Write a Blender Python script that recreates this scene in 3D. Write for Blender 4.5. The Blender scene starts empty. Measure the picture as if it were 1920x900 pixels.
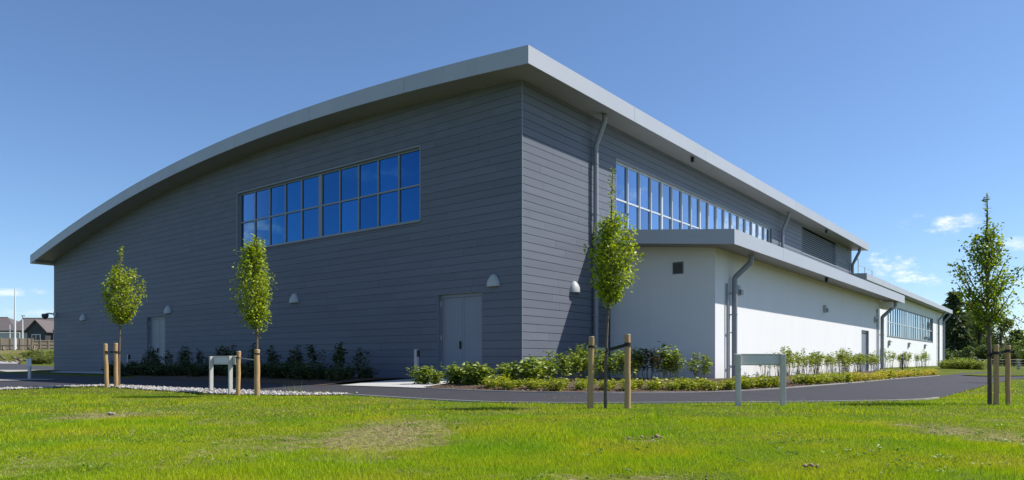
import bpy, bmesh, math, random
import numpy as np
from mathutils import Vector, Matrix
random.seed(7); rng = np.random.default_rng(11)
R = math.radians
scene = bpy.context.scene
col = scene.collection

# ------------------------------------------------------------------ camera
F, CX, CY, EYE = 1337.0, 960.0, 676.0, 0.58        # pixels of the 1920x900 photograph; eye height over floor level
cam_d = bpy.data.cameras.new('camera'); cam = bpy.data.objects.new('camera', cam_d); col.objects.link(cam)
cam.location = (0, 0, EYE); cam.rotation_euler = (R(90), 0, 0)
cam_d.sensor_fit = 'HORIZONTAL'; cam_d.sensor_width = 36.0; cam_d.lens = 36.0 * F / 1920
cam_d.shift_y = (CY - 450) / 1920; cam_d.clip_start = 0.1; cam_d.clip_end = 3000
scene.camera = cam
# ------------------------------------------------------------------ light
SUN_EL, SUN_AZ = 49.7, 85.4                          # azimuth clockwise from +Y
world = bpy.data.worlds.new('World'); scene.world = world; world.use_nodes = True
SKY_STRENGTH = 0.122
sun_d = bpy.data.lights.new('sun', 'SUN'); sun_d.energy = 5.0; sun_d.angle = R(0.53); sun_d.color = (1.0, 0.95, 0.87)
sun = bpy.data.objects.new('sun', sun_d); col.objects.link(sun)
sdir = Vector((math.sin(R(SUN_AZ)) * math.cos(R(SUN_EL)), math.cos(R(SUN_AZ)) * math.cos(R(SUN_EL)), math.sin(R(SUN_EL))))
sun.rotation_euler = (-sdir).to_track_quat('-Z', 'Y').to_euler(); sun.location = sdir * 100
vs = scene.view_settings
scene.display_settings.display_device = 'sRGB'
vs.view_transform = 'Standard'; vs.look = 'None'; vs.gamma = 1.0; vs.use_curve_mapping = False
vs.exposure = 0.36

def sky_world():
    nt = world.node_tree; N = nt.nodes; L = nt.links
    N.clear()
    out = N.new('ShaderNodeOutputWorld'); bg = N.new('ShaderNodeBackground')
    sky = N.new('ShaderNodeTexSky'); sky.sky_type = 'NISHITA'; sky.sun_disc = False
    sky.sun_elevation = R(SUN_EL); sky.sun_rotation = R(SUN_AZ)
    sky.altitude = 50; sky.air_density = 0.92; sky.dust_density = 0.35; sky.ozone_density = 7.0
    bg.inputs['Strength'].default_value = SKY_STRENGTH
    tc = N.new('ShaderNodeTexCoord')
    nrm = N.new('ShaderNodeVectorMath'); nrm.operation = 'NORMALIZE'; L.new(tc.outputs['Generated'], nrm.inputs[0])
    sep = N.new('ShaderNodeSeparateXYZ'); L.new(nrm.outputs[0], sep.inputs[0])
    def m(op, a, b=None, clamp=False):
        n = N.new('ShaderNodeMath'); n.operation = op; n.use_clamp = clamp
        for i, v in enumerate((a, b)):
            if v is None: continue
            if isinstance(v, (int, float)): n.inputs[i].default_value = v
            else: L.new(v, n.inputs[i])
        return n.outputs[0]
    az = m('ARCTAN2', sep.outputs[0], sep.outputs[1]); el = m('ARCSINE', sep.outputs[2])
    nz = N.new('ShaderNodeTexNoise'); nz.inputs['Scale'].default_value = 26; nz.inputs['Detail'].default_value = 7; nz.inputs['Roughness'].default_value = 0.6
    mp = N.new('ShaderNodeMapping'); mp.inputs['Scale'].default_value = (1, 1, 2.4); L.new(nrm.outputs[0], mp.inputs[0]); L.new(mp.outputs[0], nz.inputs['Vector'])
    noise = nz.outputs['Fac']
    total = None
    # small fair-weather clouds: azimuth, elevation, half width, half height (degrees), density
    for a, e, wa, we, dens in ((31.3, 9.4, 1.9, .75, .85), (28.6, 6.6, 3.2, 1.25, 1.0), (35.2, 7.5, 1.3, .55, .6), (-35.6, 4.5, 2.4, .45, .55), (-33.2, 3.2, 2.5, .35, .25),
                               (27.8, 3.4, 5, 1.2, .5), (40, 4, 6, 2.5, .8), (-83.2, 9.2, 2.6, 1.6, .9), (-86.5, 8.2, 2.5, .8, .5), (-93, 14.5, 4, .7, .25), (57.6, 9.8, 3.0, 2.0, 1.0), (62, 8, 3, 1.4, .7),
                               (75, 12, 9, 4, .9), (110, 16, 12, 5, .9), (160, 20, 16, 6, .8), (-140, 18, 14, 5, .7), (-60, 7, 6, 1.6, .5)):
        da = m('DIVIDE', m('SUBTRACT', az, R(a)), R(wa)); de = m('DIVIDE', m('SUBTRACT', el, R(e)), R(we))
        r = m('SQRT', m('ADD', m('MULTIPLY', da, da), m('MULTIPLY', de, de)))
        v = m('ADD', m('SUBTRACT', 0.9, r), m('MULTIPLY', m('SUBTRACT', noise, 0.5), 4.4))
        ss = N.new('ShaderNodeMapRange'); ss.interpolation_type = 'SMOOTHSTEP'; ss.clamp = True
        L.new(v, ss.inputs[0]); ss.inputs[1].default_value = 0.0; ss.inputs[2].default_value = 1.15; ss.inputs[3].default_value = 0; ss.inputs[4].default_value = dens
        fade = m('SUBTRACT', 1.0, m('MULTIPLY', m('SUBTRACT', r, 0.9), 1.3, True), True)
        v = m('MULTIPLY', ss.outputs[0], fade)
        total = v if total is None else m('ADD', total, v)
    total = m('MINIMUM', total, 0.9)
    mix = N.new('ShaderNodeMix'); mix.data_type = 'RGBA'
    L.new(total, mix.inputs[0]); L.new(sky.outputs[0], mix.inputs[6]); mix.inputs[7].default_value = (7.4, 7.6, 8.0, 1)
    L.new(mix.outputs[2], bg.inputs['Color']); L.new(bg.outputs[0], out.inputs['Surface'])
sky_world()

# ------------------------------------------------------------------ site plan
DR = np.array([.6151, .7885]); DL = np.array([-.7885, .6151])       # along the right wall, along the front wall (leftwards)
C0 = np.array([0.2984, 21.0])                                       # front right corner of the hall
ROT = math.atan2(DR[1], DR[0])
def to_local(x, y):
    vx = x - C0[0]; vy = y - C0[1]
    return vx * DR[0] + vy * DR[1], vx * DL[0] + vy * DL[1]         # t (depth), s (left)
def from_local(t, s): return C0[0] + DR[0] * t + DL[0] * s, C0[1] + DR[1] * t + DL[1] * s
def sstep(a, b, x):
    u = np.clip((x - a) / (b - a), 0, 1); return u * u * (3 - 2 * u)
def ground_z(x, y):
    x = np.asarray(x, float); y = np.asarray(y, float)
    t, s = to_local(x, y)
    def rect(t0, t1, s0, s1):
        dx = np.maximum(np.maximum(t0 - t, t - t1), 0); dy = np.maximum(np.maximum(s0 - s, s - s1), 0); return np.hypot(dx, dy)
    d = np.minimum(rect(0, 90, 0, 35), rect(5, 30, -3.84, 0))
    z = -.03 - .22 * sstep(0, 8.5, d)
    rise = .55 * sstep(48, 64, y) + 1.95 * sstep(62, 108, y)
    z = z + rise * sstep(-14, -26, x)
    z = z + .018 * np.sin(x * .9 + 1.3) * np.sin(y * .7 + .4) * sstep(13, 9, y)
    return z
def gz(x, y): return float(ground_z(x, y))
def at(px, py, dz=0.0):
    """point of the ground seen at a pixel of the photograph"""
    dx = (px - CX) / F; dz_ = (CY - py) / F
    y = 3.0; last = 3.0
    while y < 400:
        if EYE + dz_ * y < gz(dx * y, y) + dz:
            a, b = last, y
            for _ in range(30):
                m_ = (a + b) / 2
                if EYE + dz_ * m_ < gz(dx * m_, m_) + dz: b = m_
                else: a = m_
            return dx * b, b
        last = y; y += .1 + y * .004
    return dx * 400, 400.

# ------------------------------------------------------------------ materials
MATS = {}
def mat(name, base, rough=.6, metal=0., spec=.5, noise=None, bump=None, island=None, trans=0., stretch=None):
    m = bpy.data.materials.new(name); m.use_nodes = True; nt = m.node_tree; N = nt.nodes; L = nt.links
    p = N['Principled BSDF']; p.inputs['Roughness'].default_value = rough; p.inputs['Metallic'].default_value = metal
    p.inputs['Specular IOR Level'].default_value = spec
    colour = None
    p.inputs['Base Color'].default_value = (*base, 1)
    tc = N.new('ShaderNodeTexCoord'); vec = tc.outputs['Object']
    if stretch:
        mp = N.new('ShaderNodeMapping'); mp.inputs['Scale'].default_value = stretch; L.new(vec, mp.inputs[0]); vec = mp.outputs[0]
    if noise:                              # (scale, second colour, contrast)
        n = N.new('ShaderNodeTexNoise'); n.inputs['Scale'].default_value = noise[0]; n.inputs['Detail'].default_value = 6; n.inputs['Roughness'].default_value = .65
        L.new(vec, n.inputs['Vector'])
        mr = N.new('ShaderNodeMapRange'); mr.inputs[1].default_value = .5 - noise[2]; mr.inputs[2].default_value = .5 + noise[2]; L.new(n.outputs['Fac'], mr.inputs[0])
        mx = N.new('ShaderNodeMix'); mx.data_type = 'RGBA'; L.new(mr.outputs[0], mx.inputs[0]); mx.inputs[6].default_value = (*base, 1); mx.inputs[7].default_value = (*noise[1], 1)
        colour = mx.outputs[2]
    if island:                             # list of colours, one picked per leaf
        g = N.new('ShaderNodeNewGeometry'); cr = N.new('ShaderNodeValToRGB'); cr.color_ramp.interpolation = 'LINEAR'
        e = cr.color_ramp.elements
        while len(e) < len(island): e.new(.5)
        for i, c in enumerate(island): e[i].position = i / (len(island) - 1); e[i].color = (*c, 1)
        L.new(g.outputs['Random Per Island'], cr.inputs[0]); colour = cr.outputs[0]
    if colour is not None: L.new(colour, p.inputs['Base Color'])
    if bump:
        n = N.new('ShaderNodeTexNoise'); n.inputs['Scale'].default_value = bump[0]; n.inputs['Detail'].default_value = 5; L.new(vec, n.inputs['Vector'])
        b = N.new('ShaderNodeBump'); b.inputs['Strength'].default_value = bump[1]; b.inputs['Distance'].default_value = bump[2]
        L.new(n.outputs['Fac'], b.inputs['Height']); L.new(b.outputs[0], p.inputs['Normal'])
    if trans:
        t = N.new('ShaderNodeBsdfTranslucent'); ms = N.new('ShaderNodeMixShader'); ms.inputs[0].default_value = trans
        if colour is not None:
            hs = N.new('ShaderNodeMix'); hs.data_type = 'RGBA'; hs.blend_type = 'MULTIPLY'; hs.inputs[0].default_value = 1; L.new(colour, hs.inputs[6]); hs.inputs[7].default_value = (1.5, 1.55, .6, 1)
            L.new(hs.outputs[2], t.inputs['Color'])
        else: t.inputs['Color'].default_value = (*base, 1)
        L.new(p.outputs[0], ms.inputs[1]); L.new(t.outputs[0], ms.inputs[2]); L.new(ms.outputs[0], N['Material Output'].inputs['Surface'])
    MATS[name] = m
    return m
mat('cladding', (.132, .142, .174), .5, spec=.08, noise=(1.6, (.160, .175, .210), .3), bump=(60, .08, .01), stretch=(.25, .25, 4.2))
mat('fascia_metal', (.37, .39, .43), .45, spec=.4, noise=(.6, (.41, .43, .47), .35))
mat('soffit_metal', (.24, .235, .235), .5, noise=(.7, (.28, .28, .27), .3))
mat('roof_sheet', (.33, .36, .38), .45, metal=.2)
mat('trim_metal', (.33, .35, .37), .4)
mat('white_render', (.76, .76, .765), .8, noise=(.55, (.715, .72, .725), .22), bump=(35, .12, .01), stretch=(1, 1, .35))
mat('plinth', (.42, .41, .39), .85, noise=(4, (.34, .33, .31), .3))
mat('door_grey', (.185, .205, .245), .45, noise=(.8, (.205, .225, .265), .3))
mat('frame_grey', (.20, .225, .25), .4)
mat('frame_pale', (.52, .55, .58), .35)
mat('black', (.012, .012, .014), .5)
mat('dark_metal', (.06, .065, .07), .5)
mat('pipe_grey', (.23, .25, .285), .4)
mat('light_shell', (.42, .43, .43), .5)
mat('galvanised', (.60, .57, .52), .6, spec=.25, noise=(14, (.50, .475, .43), .2))
mat('plate_back', (.70, .67, .66), .6, spec=.2, noise=(8, (.62, .60, .59), .25))
mat('stake_wood', (.52, .335, .165), .85, spec=.2, noise=(5, (.38, .245, .12), .25), bump=(40, .4, .01), stretch=(5, 5, .6))
mat('stake_end', (.45, .34, .21), .8)
mat('rubber', (.018, .017, .016), .7)
mat('strap_pale', (.35, .33, .30), .6)
mat('bark', (.16, .125, .085), .9, noise=(14, (.09, .07, .05), .25), bump=(50, .5, .01), stretch=(3, 3, .6))
mat('far_bark', (.07, .055, .045), .9)
mat('stem', (.15, .13, .07), .85)
LEAF = [(.09, .135, .010), (.19, .25, .012), (.28, .35, .014), (.37, .43, .018), (.45, .50, .04)]
mat('tree_leaf', (.08, .14, .02), .45, island=LEAF, trans=.38)
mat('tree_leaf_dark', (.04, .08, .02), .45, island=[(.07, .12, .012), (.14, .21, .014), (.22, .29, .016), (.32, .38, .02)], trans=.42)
mat('shrub_leaf', (.06, .1, .02), .4, island=[(.05, .085, .012), (.11, .165, .016), (.19, .26, .025), (.28, .34, .05), (.36, .40, .12)], trans=.3)
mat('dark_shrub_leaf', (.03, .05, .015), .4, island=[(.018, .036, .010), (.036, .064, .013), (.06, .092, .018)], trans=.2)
mat('reddish_leaf', (.1, .06, .02), .45, island=[(.04, .06, .014), (.08, .10, .02), (.13, .06, .025), (.06, .09, .015)], trans=.3)
mat('cover_leaf', (.1, .14, .02), .45, island=[(.08, .12, .012), (.22, .28, .018), (.38, .40, .025), (.50, .48, .07)], trans=.3)
mat('golden_leaf', (.3, .25, .03), .45, island=[(.20, .20, .015), (.42, .36, .02), (.55, .46, .04), (.62, .54, .10)], trans=.3)
mat('bush_leaf', (.05, .08, .02), .5, island=[(.09, .13, .016), (.21, .26, .03), (.34, .38, .08)], trans=.35)
mat('conifer_leaf', (.02, .035, .016), .6, island=[(.055, .082, .034), (.095, .13, .048), (.15, .185, .07)], trans=.2)
mat('broad_leaf', (.03, .05, .014), .6, island=[(.06, .095, .022), (.11, .155, .032), (.17, .215, .045)], trans=.2)
mat('birch_leaf', (.06, .09, .02), .6, island=[(.06, .09, .018), (.12, .155, .026), (.20, .22, .04)], trans=.25)
mat('asphalt', (.036, .034, .042), .88, noise=(2.2, (.027, .0255, .032), .22), bump=(160, .35, .01))
mat('road_asphalt', (.045, .045, .05), .9, noise=(1, (.055, .055, .06), .3))
mat('concrete', (.50, .48, .46), .85, noise=(3, (.42, .41, .39), .25), bump=(60, .2, .01))
mat('kerb_concrete', (.40, .38, .34), .9, noise=(5, (.30, .28, .25), .25))
mat('mulch', (.12, .07, .04), .95, noise=(16, (.05, .030, .018), .2), bump=(30, 1.0, .04))
mat('chip', (.14, .08, .045), .9, island=[(.05, .028, .016), (.12, .07, .04), (.20, .13, .08), (.33, .26, .19)])
mat('stone', (.4, .38, .36), .85, island=[(.14, .13, .12), (.27, .255, .24), (.40, .38, .36), (.55, .53, .51)])
mat('field_stone', (.4, .37, .32), .9, island=[(.10, .08, .06), (.20, .17, .13), (.36, .33, .28)])
mat('straw', (.4, .34, .16), .8, island=[(.28, .25, .09), (.42, .37, .16), (.55, .48, .26)], trans=.25)
mat('weed_leaf', (.1, .16, .03), .5, island=[(.08, .15, .015), (.14, .23, .02), (.20, .28, .03)], trans=.3)
mat('rubble', (.2, .16, .12), .95, island=[(.07, .05, .035), (.13, .098, .07), (.20, .16, .12)])
mat('gravel_base', (.36, .34, .315), .95, noise=(26, (.20, .19, .175), .2), bump=(40, 1, .03))
mat('clod', (.30, .215, .15), .95, noise=(20, (.20, .14, .09), .25))
mat('fence_timber', (.36, .29, .21), .85, noise=(3, (.29, .225, .16), .25), stretch=(3, 3, .4))
mat('roof_tile', (.105, .088, .085), .8, noise=(2, (.135, .115, .11), .3), stretch=(.4, .4, 6))
mat('dark_board', (.045, .05, .06), .7)
mat('cream_render', (.62, .60, .55), .85)
mat('white_paint', (.78, .78, .77), .5)
mat('lamp_steel', (.62, .63, .63), .45)

_p = MATS['cladding'].node_tree.nodes['Principled BSDF']; _p.inputs['Sheen Weight'].default_value = .3; _p.inputs['Sheen Roughness'].default_value = .35; _p.inputs['Sheen Tint'].default_value = (.75, .85, 1, 1)   # fine-textured painted boards
def vary(name, lo, hi):
    nt = MATS[name].node_tree; N = nt.nodes; L = nt.links; p = N['Principled BSDF']; src = p.inputs['Base Color'].links[0].from_socket
    g = N.new('ShaderNodeNewGeometry'); mr = N.new('ShaderNodeMapRange'); mr.inputs[3].default_value = lo; mr.inputs[4].default_value = hi; L.new(g.outputs['Random Per Island'], mr.inputs[0])
    mx = N.new('ShaderNodeMix'); mx.data_type = 'RGBA'; mx.blend_type = 'MULTIPLY'; mx.inputs[0].default_value = 1; L.new(src, mx.inputs[6]); L.new(mr.outputs[0], mx.inputs[7]); L.new(mx.outputs[2], p.inputs['Base Color'])
vary('cladding', .94, 1.05); vary('fascia_metal', .97, 1.03)
def stain(name, z0, z1, colour, amount):
    """splash marks in an uneven band above the ground and faint runs down the wall"""
    nt = MATS[name].node_tree; N = nt.nodes; L = nt.links; p = N['Principled BSDF']; src = p.inputs['Base Color'].links[0].from_socket
    tc = N.new('ShaderNodeTexCoord'); sp = N.new('ShaderNodeSeparateXYZ'); L.new(tc.outputs['Object'], sp.inputs[0])
    n = N.new('ShaderNodeTexNoise'); n.inputs['Scale'].default_value = 2.2; n.inputs['Detail'].default_value = 7; mp = N.new('ShaderNodeMapping'); mp.inputs['Scale'].default_value = (1, 1, .25); L.new(tc.outputs['Object'], mp.inputs[0]); L.new(mp.outputs[0], n.inputs['Vector'])
    a = N.new('ShaderNodeMapRange'); L.new(sp.outputs[2], a.inputs[0]); a.inputs[1].default_value = z0; a.inputs[2].default_value = z1; a.inputs[3].default_value = 1; a.inputs[4].default_value = 0
    b_ = N.new('ShaderNodeMapRange'); L.new(n.outputs['Fac'], b_.inputs[0]); b_.inputs[1].default_value = .35; b_.inputs[2].default_value = .7
    m_ = N.new('ShaderNodeMath'); m_.operation = 'MULTIPLY'; L.new(a.outputs[0], m_.inputs[0]); L.new(b_.outputs[0], m_.inputs[1])
    c = N.new('ShaderNodeMapRange'); L.new(n.outputs['Fac'], c.inputs[0]); c.inputs[1].default_value = .58; c.inputs[2].default_value = .8; c.inputs[4].default_value = .25
    ad = N.new('ShaderNodeMath'); ad.operation = 'ADD'; L.new(m_.outputs[0], ad.inputs[0]); L.new(c.outputs[0], ad.inputs[1])
    sc_ = N.new('ShaderNodeMath'); sc_.operation = 'MULTIPLY'; sc_.use_clamp = True; L.new(ad.outputs[0], sc_.inputs[0]); sc_.inputs[1].default_value = amount
    mx = N.new('ShaderNodeMix'); mx.data_type = 'RGBA'; L.new(sc_.outputs[0], mx.inputs[0]); L.new(src, mx.inputs[6]); mx.inputs[7].default_value = (*colour, 1); L.new(mx.outputs[2], p.inputs['Base Color'])
stain('white_render', .0, .7, (.50, .47, .41), .55)
def grass_colour(nt, attr=None):
    N = nt.nodes; L = nt.links
    tc = N.new('ShaderNodeTexCoord')
    def noise(scale, detail=4):
        n = N.new('ShaderNodeTexNoise'); n.inputs['Scale'].default_value = scale; n.inputs['Detail'].default_value = detail; L.new(tc.outputs['Object'], n.inputs['Vector']); return n.outputs['Fac']
    def ramp(fac, stops):
        r = N.new('ShaderNodeValToRGB'); e = r.color_ramp.elements
        while len(e) < len(stops): e.new(.5)
        for i, (p_, c) in enumerate(stops): e[i].position = p_; e[i].color = (*c, 1)
        L.new(fac, r.inputs[0]); return r.outputs[0]
    return noise, ramp, tc
def make_grass_material():
    m = bpy.data.materials.new('grass_blade'); m.use_nodes = True; nt = m.node_tree; N = nt.nodes; L = nt.links
    noise, ramp, tc = grass_colour(nt)
    p = N['Principled BSDF']; p.inputs['Roughness'].default_value = .55; p.inputs['Specular IOR Level'].default_value = .25
    big = ramp(noise(.8, 6), [(.32, (.29, .49, .005)), (.46, (.40, .56, .004)), (.58, (.50, .58, .005)), (.70, (.55, .55, .02))])
    g = N.new('ShaderNodeNewGeometry')
    var = ramp(g.outputs['Random Per Island'], [(0, (.35, .42, .5)), (.45, (.9, .9, .9)), (.8, (1.15, 1.1, 1.3)), (1, (1.55, 1.35, 5))])
    mx = N.new('ShaderNodeMix'); mx.data_type = 'RGBA'; mx.blend_type = 'MULTIPLY'; mx.inputs[0].default_value = 1
    L.new(big, mx.inputs[6]); L.new(var, mx.inputs[7]); L.new(mx.outputs[2], p.inputs['Base Color'])
    t = N.new('ShaderNodeBsdfTranslucent'); L.new(mx.outputs[2], t.inputs['Color'])
    ms = N.new('ShaderNodeMixShader'); ms.inputs[0].default_value = .45
    L.new(p.outputs[0], ms.inputs[1]); L.new(t.outputs[0], ms.inputs[2]); L.new(ms.outputs[0], N['Material Output'].inputs['Surface'])
    MATS['grass_blade'] = m
make_grass_material()
def make_lawn_material():
    m = bpy.data.materials.new('lawn_soil'); m.use_nodes = True; nt = m.node_tree; N = nt.nodes; L = nt.links
    noise, ramp, tc = grass_colour(nt)
    p = N['Principled BSDF']; p.inputs['Roughness'].default_value = .95; p.inputs['Specular IOR Level'].default_value = .1
    green = ramp(noise(.55, 5), [(.36, (.085, .125, .010)), (.5, (.115, .145, .012)), (.62, (.15, .16, .02))])
    fine = ramp(noise(22, 6), [(.35, (.45, .5, .5)), (.6, (1.05, 1.05, 1.05))])
    mx = N.new('ShaderNodeMix'); mx.data_type = 'RGBA'; mx.blend_type = 'MULTIPLY'; mx.inputs[0].default_value = 1; L.new(green, mx.inputs[6]); L.new(fine, mx.inputs[7])
    soil = ramp(noise(17, 8), [(.3, (.10, .075, .035)), (.47, (.17, .14, .06)), (.58, (.24, .22, .08)), (.72, (.36, .31, .19))])
    at_ = N.new('ShaderNodeAttribute'); at_.attribute_name = 'soil'
    ad = N.new('ShaderNodeMath'); ad.operation = 'ADD'; L.new(at_.outputs['Fac'], ad.inputs[0])
    sb = N.new('ShaderNodeMapRange'); L.new(noise(3.5, 6), sb.inputs[0]); sb.inputs[1].default_value = .3; sb.inputs[2].default_value = .7; sb.inputs[3].default_value = -.45; sb.inputs[4].default_value = .45
    L.new(sb.outputs[0], ad.inputs[1])
    mr = N.new('ShaderNodeMapRange'); L.new(ad.outputs[0], mr.inputs[0]); mr.inputs[1].default_value = .3; mr.inputs[2].default_value = .65
    m2 = N.new('ShaderNodeMix'); m2.data_type = 'RGBA'; L.new(mr.outputs[0], m2.inputs[0]); L.new(mx.outputs[2], m2.inputs[6]); L.new(soil, m2.inputs[7])
    L.new(m2.outputs[2], p.inputs['Base Color'])
    b = N.new('ShaderNodeBump'); b.inputs['Strength'].default_value = .8; b.inputs['Distance'].default_value = .04; L.new(noise(25, 6), b.inputs['Height']); L.new(b.outputs[0], p.inputs['Normal'])
    MATS['lawn_soil'] = m
make_lawn_material()
def make_glass():
    m = bpy.data.materials.new('blue_glass'); m.use_nodes = True; nt = m.node_tree; N = nt.nodes; L = nt.links
    N.remove(N['Principled BSDF'])
    lw = N.new('ShaderNodeLayerWeight'); lw.inputs['Blend'].default_value = .5
    r = N.new('ShaderNodeValToRGB'); e = r.color_ramp.elements; e[0].position = .25; e[0].color = (.016, .085, .215, 1); e[1].position = .95; e[1].color = (.85, .93, 1, 1)
    k = e.new(.45); k.color = (.036, .145, .31, 1); k = e.new(.68); k.color = (.56, .64, .74, 1)
    L.new(lw.outputs['Facing'], r.inputs[0])
    ge = N.new('ShaderNodeNewGeometry'); mr = N.new('ShaderNodeMapRange'); mr.inputs[3].default_value = .82; mr.inputs[4].default_value = 1.12; L.new(ge.outputs['Random Per Island'], mr.inputs[0])
    mxx = N.new('ShaderNodeMix'); mxx.data_type = 'RGBA'; mxx.blend_type = 'MULTIPLY'; mxx.inputs[0].default_value = 1; L.new(r.outputs[0], mxx.inputs[6]); L.new(mr.outputs[0], mxx.inputs[7])
    g = N.new('ShaderNodeBsdfGlossy'); g.inputs['Roughness'].default_value = .015; L.new(mxx.outputs[2], g.inputs['Color'])
    tc = N.new('ShaderNodeTexCoord'); n = N.new('ShaderNodeTexNoise'); n.inputs['Scale'].default_value = .9; L.new(tc.outputs['Object'], n.inputs['Vector'])
    b = N.new('ShaderNodeBump'); b.inputs['Strength'].default_value = .06; b.inputs['Distance'].default_value = .05; L.new(n.outputs['Fac'], b.inputs['Height']); L.new(b.outputs[0], g.inputs['Normal'])
    d = N.new('ShaderNodeBsdfDiffuse'); d.inputs['Color'].default_value = (.006, .012, .03, 1)
    a = N.new('ShaderNodeAddShader'); L.new(g.outputs[0], a.inputs[0]); L.new(d.outputs[0], a.inputs[1])
    L.new(a.outputs[0], N['Material Output'].inputs['Surface']); MATS['blue_glass'] = m
make_glass()

# ------------------------------------------------------------------ helpers
class MB:
    def __init__(s): s.v = []; s.f = []
    def add(s, verts, faces):
        o = len(s.v); s.v += [tuple(map(float, v)) for v in verts]; s.f += [tuple(i + o for i in f) for f in faces]
    def hexa(s, p): s.add(p, [(0, 3, 2, 1), (4, 5, 6, 7), (0, 1, 5, 4), (1, 2, 6, 5), (2, 3, 7, 6), (3, 0, 4, 7)])
    def box(s, x0, x1, y0, y1, z0, z1):
        s.hexa([(x0, y0, z0), (x1, y0, z0), (x1, y1, z0), (x0, y1, z0), (x0, y0, z1), (x1, y0, z1), (x1, y1, z1), (x0, y1, z1)])
    def prism(s, poly, axis, a, b):
        """poly: 2-D outline; axis 0/1/2: direction of extrusion from a to b"""
        n = len(poly)
        def p3(p, w): return (w, p[0], p[1]) if axis == 0 else (p[0], w, p[1]) if axis == 1 else (p[0], p[1], w)
        s.add([p3(p, a) for p in poly] + [p3(p, b) for p in poly],
              [tuple(range(n))[::-1], tuple(range(n, 2 * n))] + [(i, (i + 1) % n, n + (i + 1) % n, n + i) for i in range(n)])
    def tube(s, path, rad, seg=10, caps=True):
        path = [Vector(p) for p in path]; n = len(path); rings = []
        rads = rad if isinstance(rad, (list, tuple)) else [rad] * n
        ref = None
        for i, p in enumerate(path):
            d = (path[min(i + 1, n - 1)] - path[max(i - 1, 0)]).normalized()
            if ref is None: ref = Vector((1, 0, 0)) if abs(d.x) < .9 else Vector((0, 1, 0))
            u = (ref - d * ref.dot(d)).normalized(); ref = u; w = d.cross(u)
            rings.append([p + (u * math.cos(2 * math.pi * k / seg) + w * math.sin(2 * math.pi * k / seg)) * rads[i] for k in range(seg)])
        v = [q for r in rings for q in r]; f = []
        for i in range(n - 1):
            for k in range(seg): f.append((i * seg + k, i * seg + (k + 1) % seg, (i + 1) * seg + (k + 1) % seg, (i + 1) * seg + k))
        if caps: f += [tuple(range(seg))[::-1], tuple(range((n - 1) * seg, n * seg))]
        s.add(v, f)
    def lathe(s, prof, c=(0, 0, 0), seg=16, sx=1, sy=1):
        v = []; f = []; n = len(prof)
        for r, z in prof: v += [(c[0] + sx * r * math.cos(2 * math.pi * k / seg), c[1] + sy * r * math.sin(2 * math.pi * k / seg), c[2] + z) for k in range(seg)]
        for i in range(n - 1):
            for k in range(seg): f.append((i * seg + k, i * seg + (k + 1) % seg, (i + 1) * seg + (k + 1) % seg, (i + 1) * seg + k))
        f += [tuple(range(seg))[::-1], tuple(range((n - 1) * seg, n * seg))]
        s.add(v, f)
    def data(s, name, m, smooth=False, bevel=0):
        me = bpy.data.meshes.new(name); me.from_pydata(s.v, [], s.f); me.materials.append(MATS[m]); 
        bm = bmesh.new(); bm.from_mesh(me); bmesh.ops.recalc_face_normals(bm, faces=bm.faces)
        if bevel: bmesh.ops.bevel(bm, geom=[e for e in bm.edges if e.calc_face_angle(0) > .6], offset=bevel, segments=2, affect='EDGES', profile=.5, clamp_overlap=True)
        if smooth:
            for fc in bm.faces: fc.smooth = True
            for e in bm.edges:
                if e.calc_face_angle(0) > .7: e.smooth = False
        bm.to_mesh(me); bm.free(); return me
    def build(s, name, m, parent=None, smooth=False, bevel=0):
        return link(name, s.data(name, m, smooth, bevel), parent)
def link(name, me, parent=None):
    o = bpy.data.objects.new(name, me); col.objects.link(o)
    if parent is not None: o.parent = parent
    return o
def tag(o, label=None, cat=None, group=None, kind=None):
    for k, v in (('label', label), ('category', cat), ('group', group), ('kind', kind)):
        if v: o[k] = v
    return o
def empty(name, loc, rz=0, label=None, cat=None, group=None):
    o = bpy.data.objects.new(name, None); col.objects.link(o); o.location = loc; o.rotation_euler = (0, 0, rz); o.empty_display_size = .2
    return tag(o, label, cat, group)
def copy_tree(o, parent=None):
    c = o.copy(); col.objects.link(c)
    if parent is not None: c.parent = parent
    for ch in list(o.children): copy_tree(ch, c)
    return c
def np_mesh(name, verts, faces_n, m, per):
    """verts (N,3) array, faces: consecutive groups of `per` vertices indexes array"""
    me = bpy.data.meshes.new(name); nf = len(faces_n)
    me.vertices.add(len(verts)); me.vertices.foreach_set('co', np.asarray(verts, np.float32).ravel())
    me.loops.add(nf * per); me.loops.foreach_set('vertex_index', np.asarray(faces_n, np.int32).ravel())
    me.polygons.add(nf); me.polygons.foreach_set('loop_start', np.arange(0, nf * per, per, dtype=np.int32))
    me.update(calc_edges=True); me.materials.append(MATS[m]); return me
def leaf_mesh(name, pos, dirs, size, m, aspect=.5, fold=.25, up=None):
    """folded lens-shaped leaves: pos (N,3) base, dirs (N,3) the way the leaf points"""
    pos = np.asarray(pos, float); n = len(pos); d = np.asarray(dirs, float); d /= np.linalg.norm(d, axis=1, keepdims=True) + 1e-9
    size = np.broadcast_to(np.asarray(size, float), (n,))[:, None]
    r = rng.normal(size=(n, 3)) * .6 + np.array([0, 0, 1.0]); side = np.cross(d, r); side /= np.linalg.norm(side, axis=1, keepdims=True) + 1e-9
    nor = np.cross(side, d)
    mid = pos + d * size * .48; tip = pos + d * size - nor * size * .12
    a = mid + side * size * aspect * .5 + nor * size * fold * .35; b = mid - side * size * aspect * .5 + nor * size * fold * .35
    v = np.stack([pos, a, tip, b], 1).reshape(-1, 3); i = np.arange(n)[:, None] * 4
    return np_mesh(name, v, np.concatenate([np.hstack([i, i + 1, i + 2]), np.hstack([i, i + 2, i + 3])]), m, 3)
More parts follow.
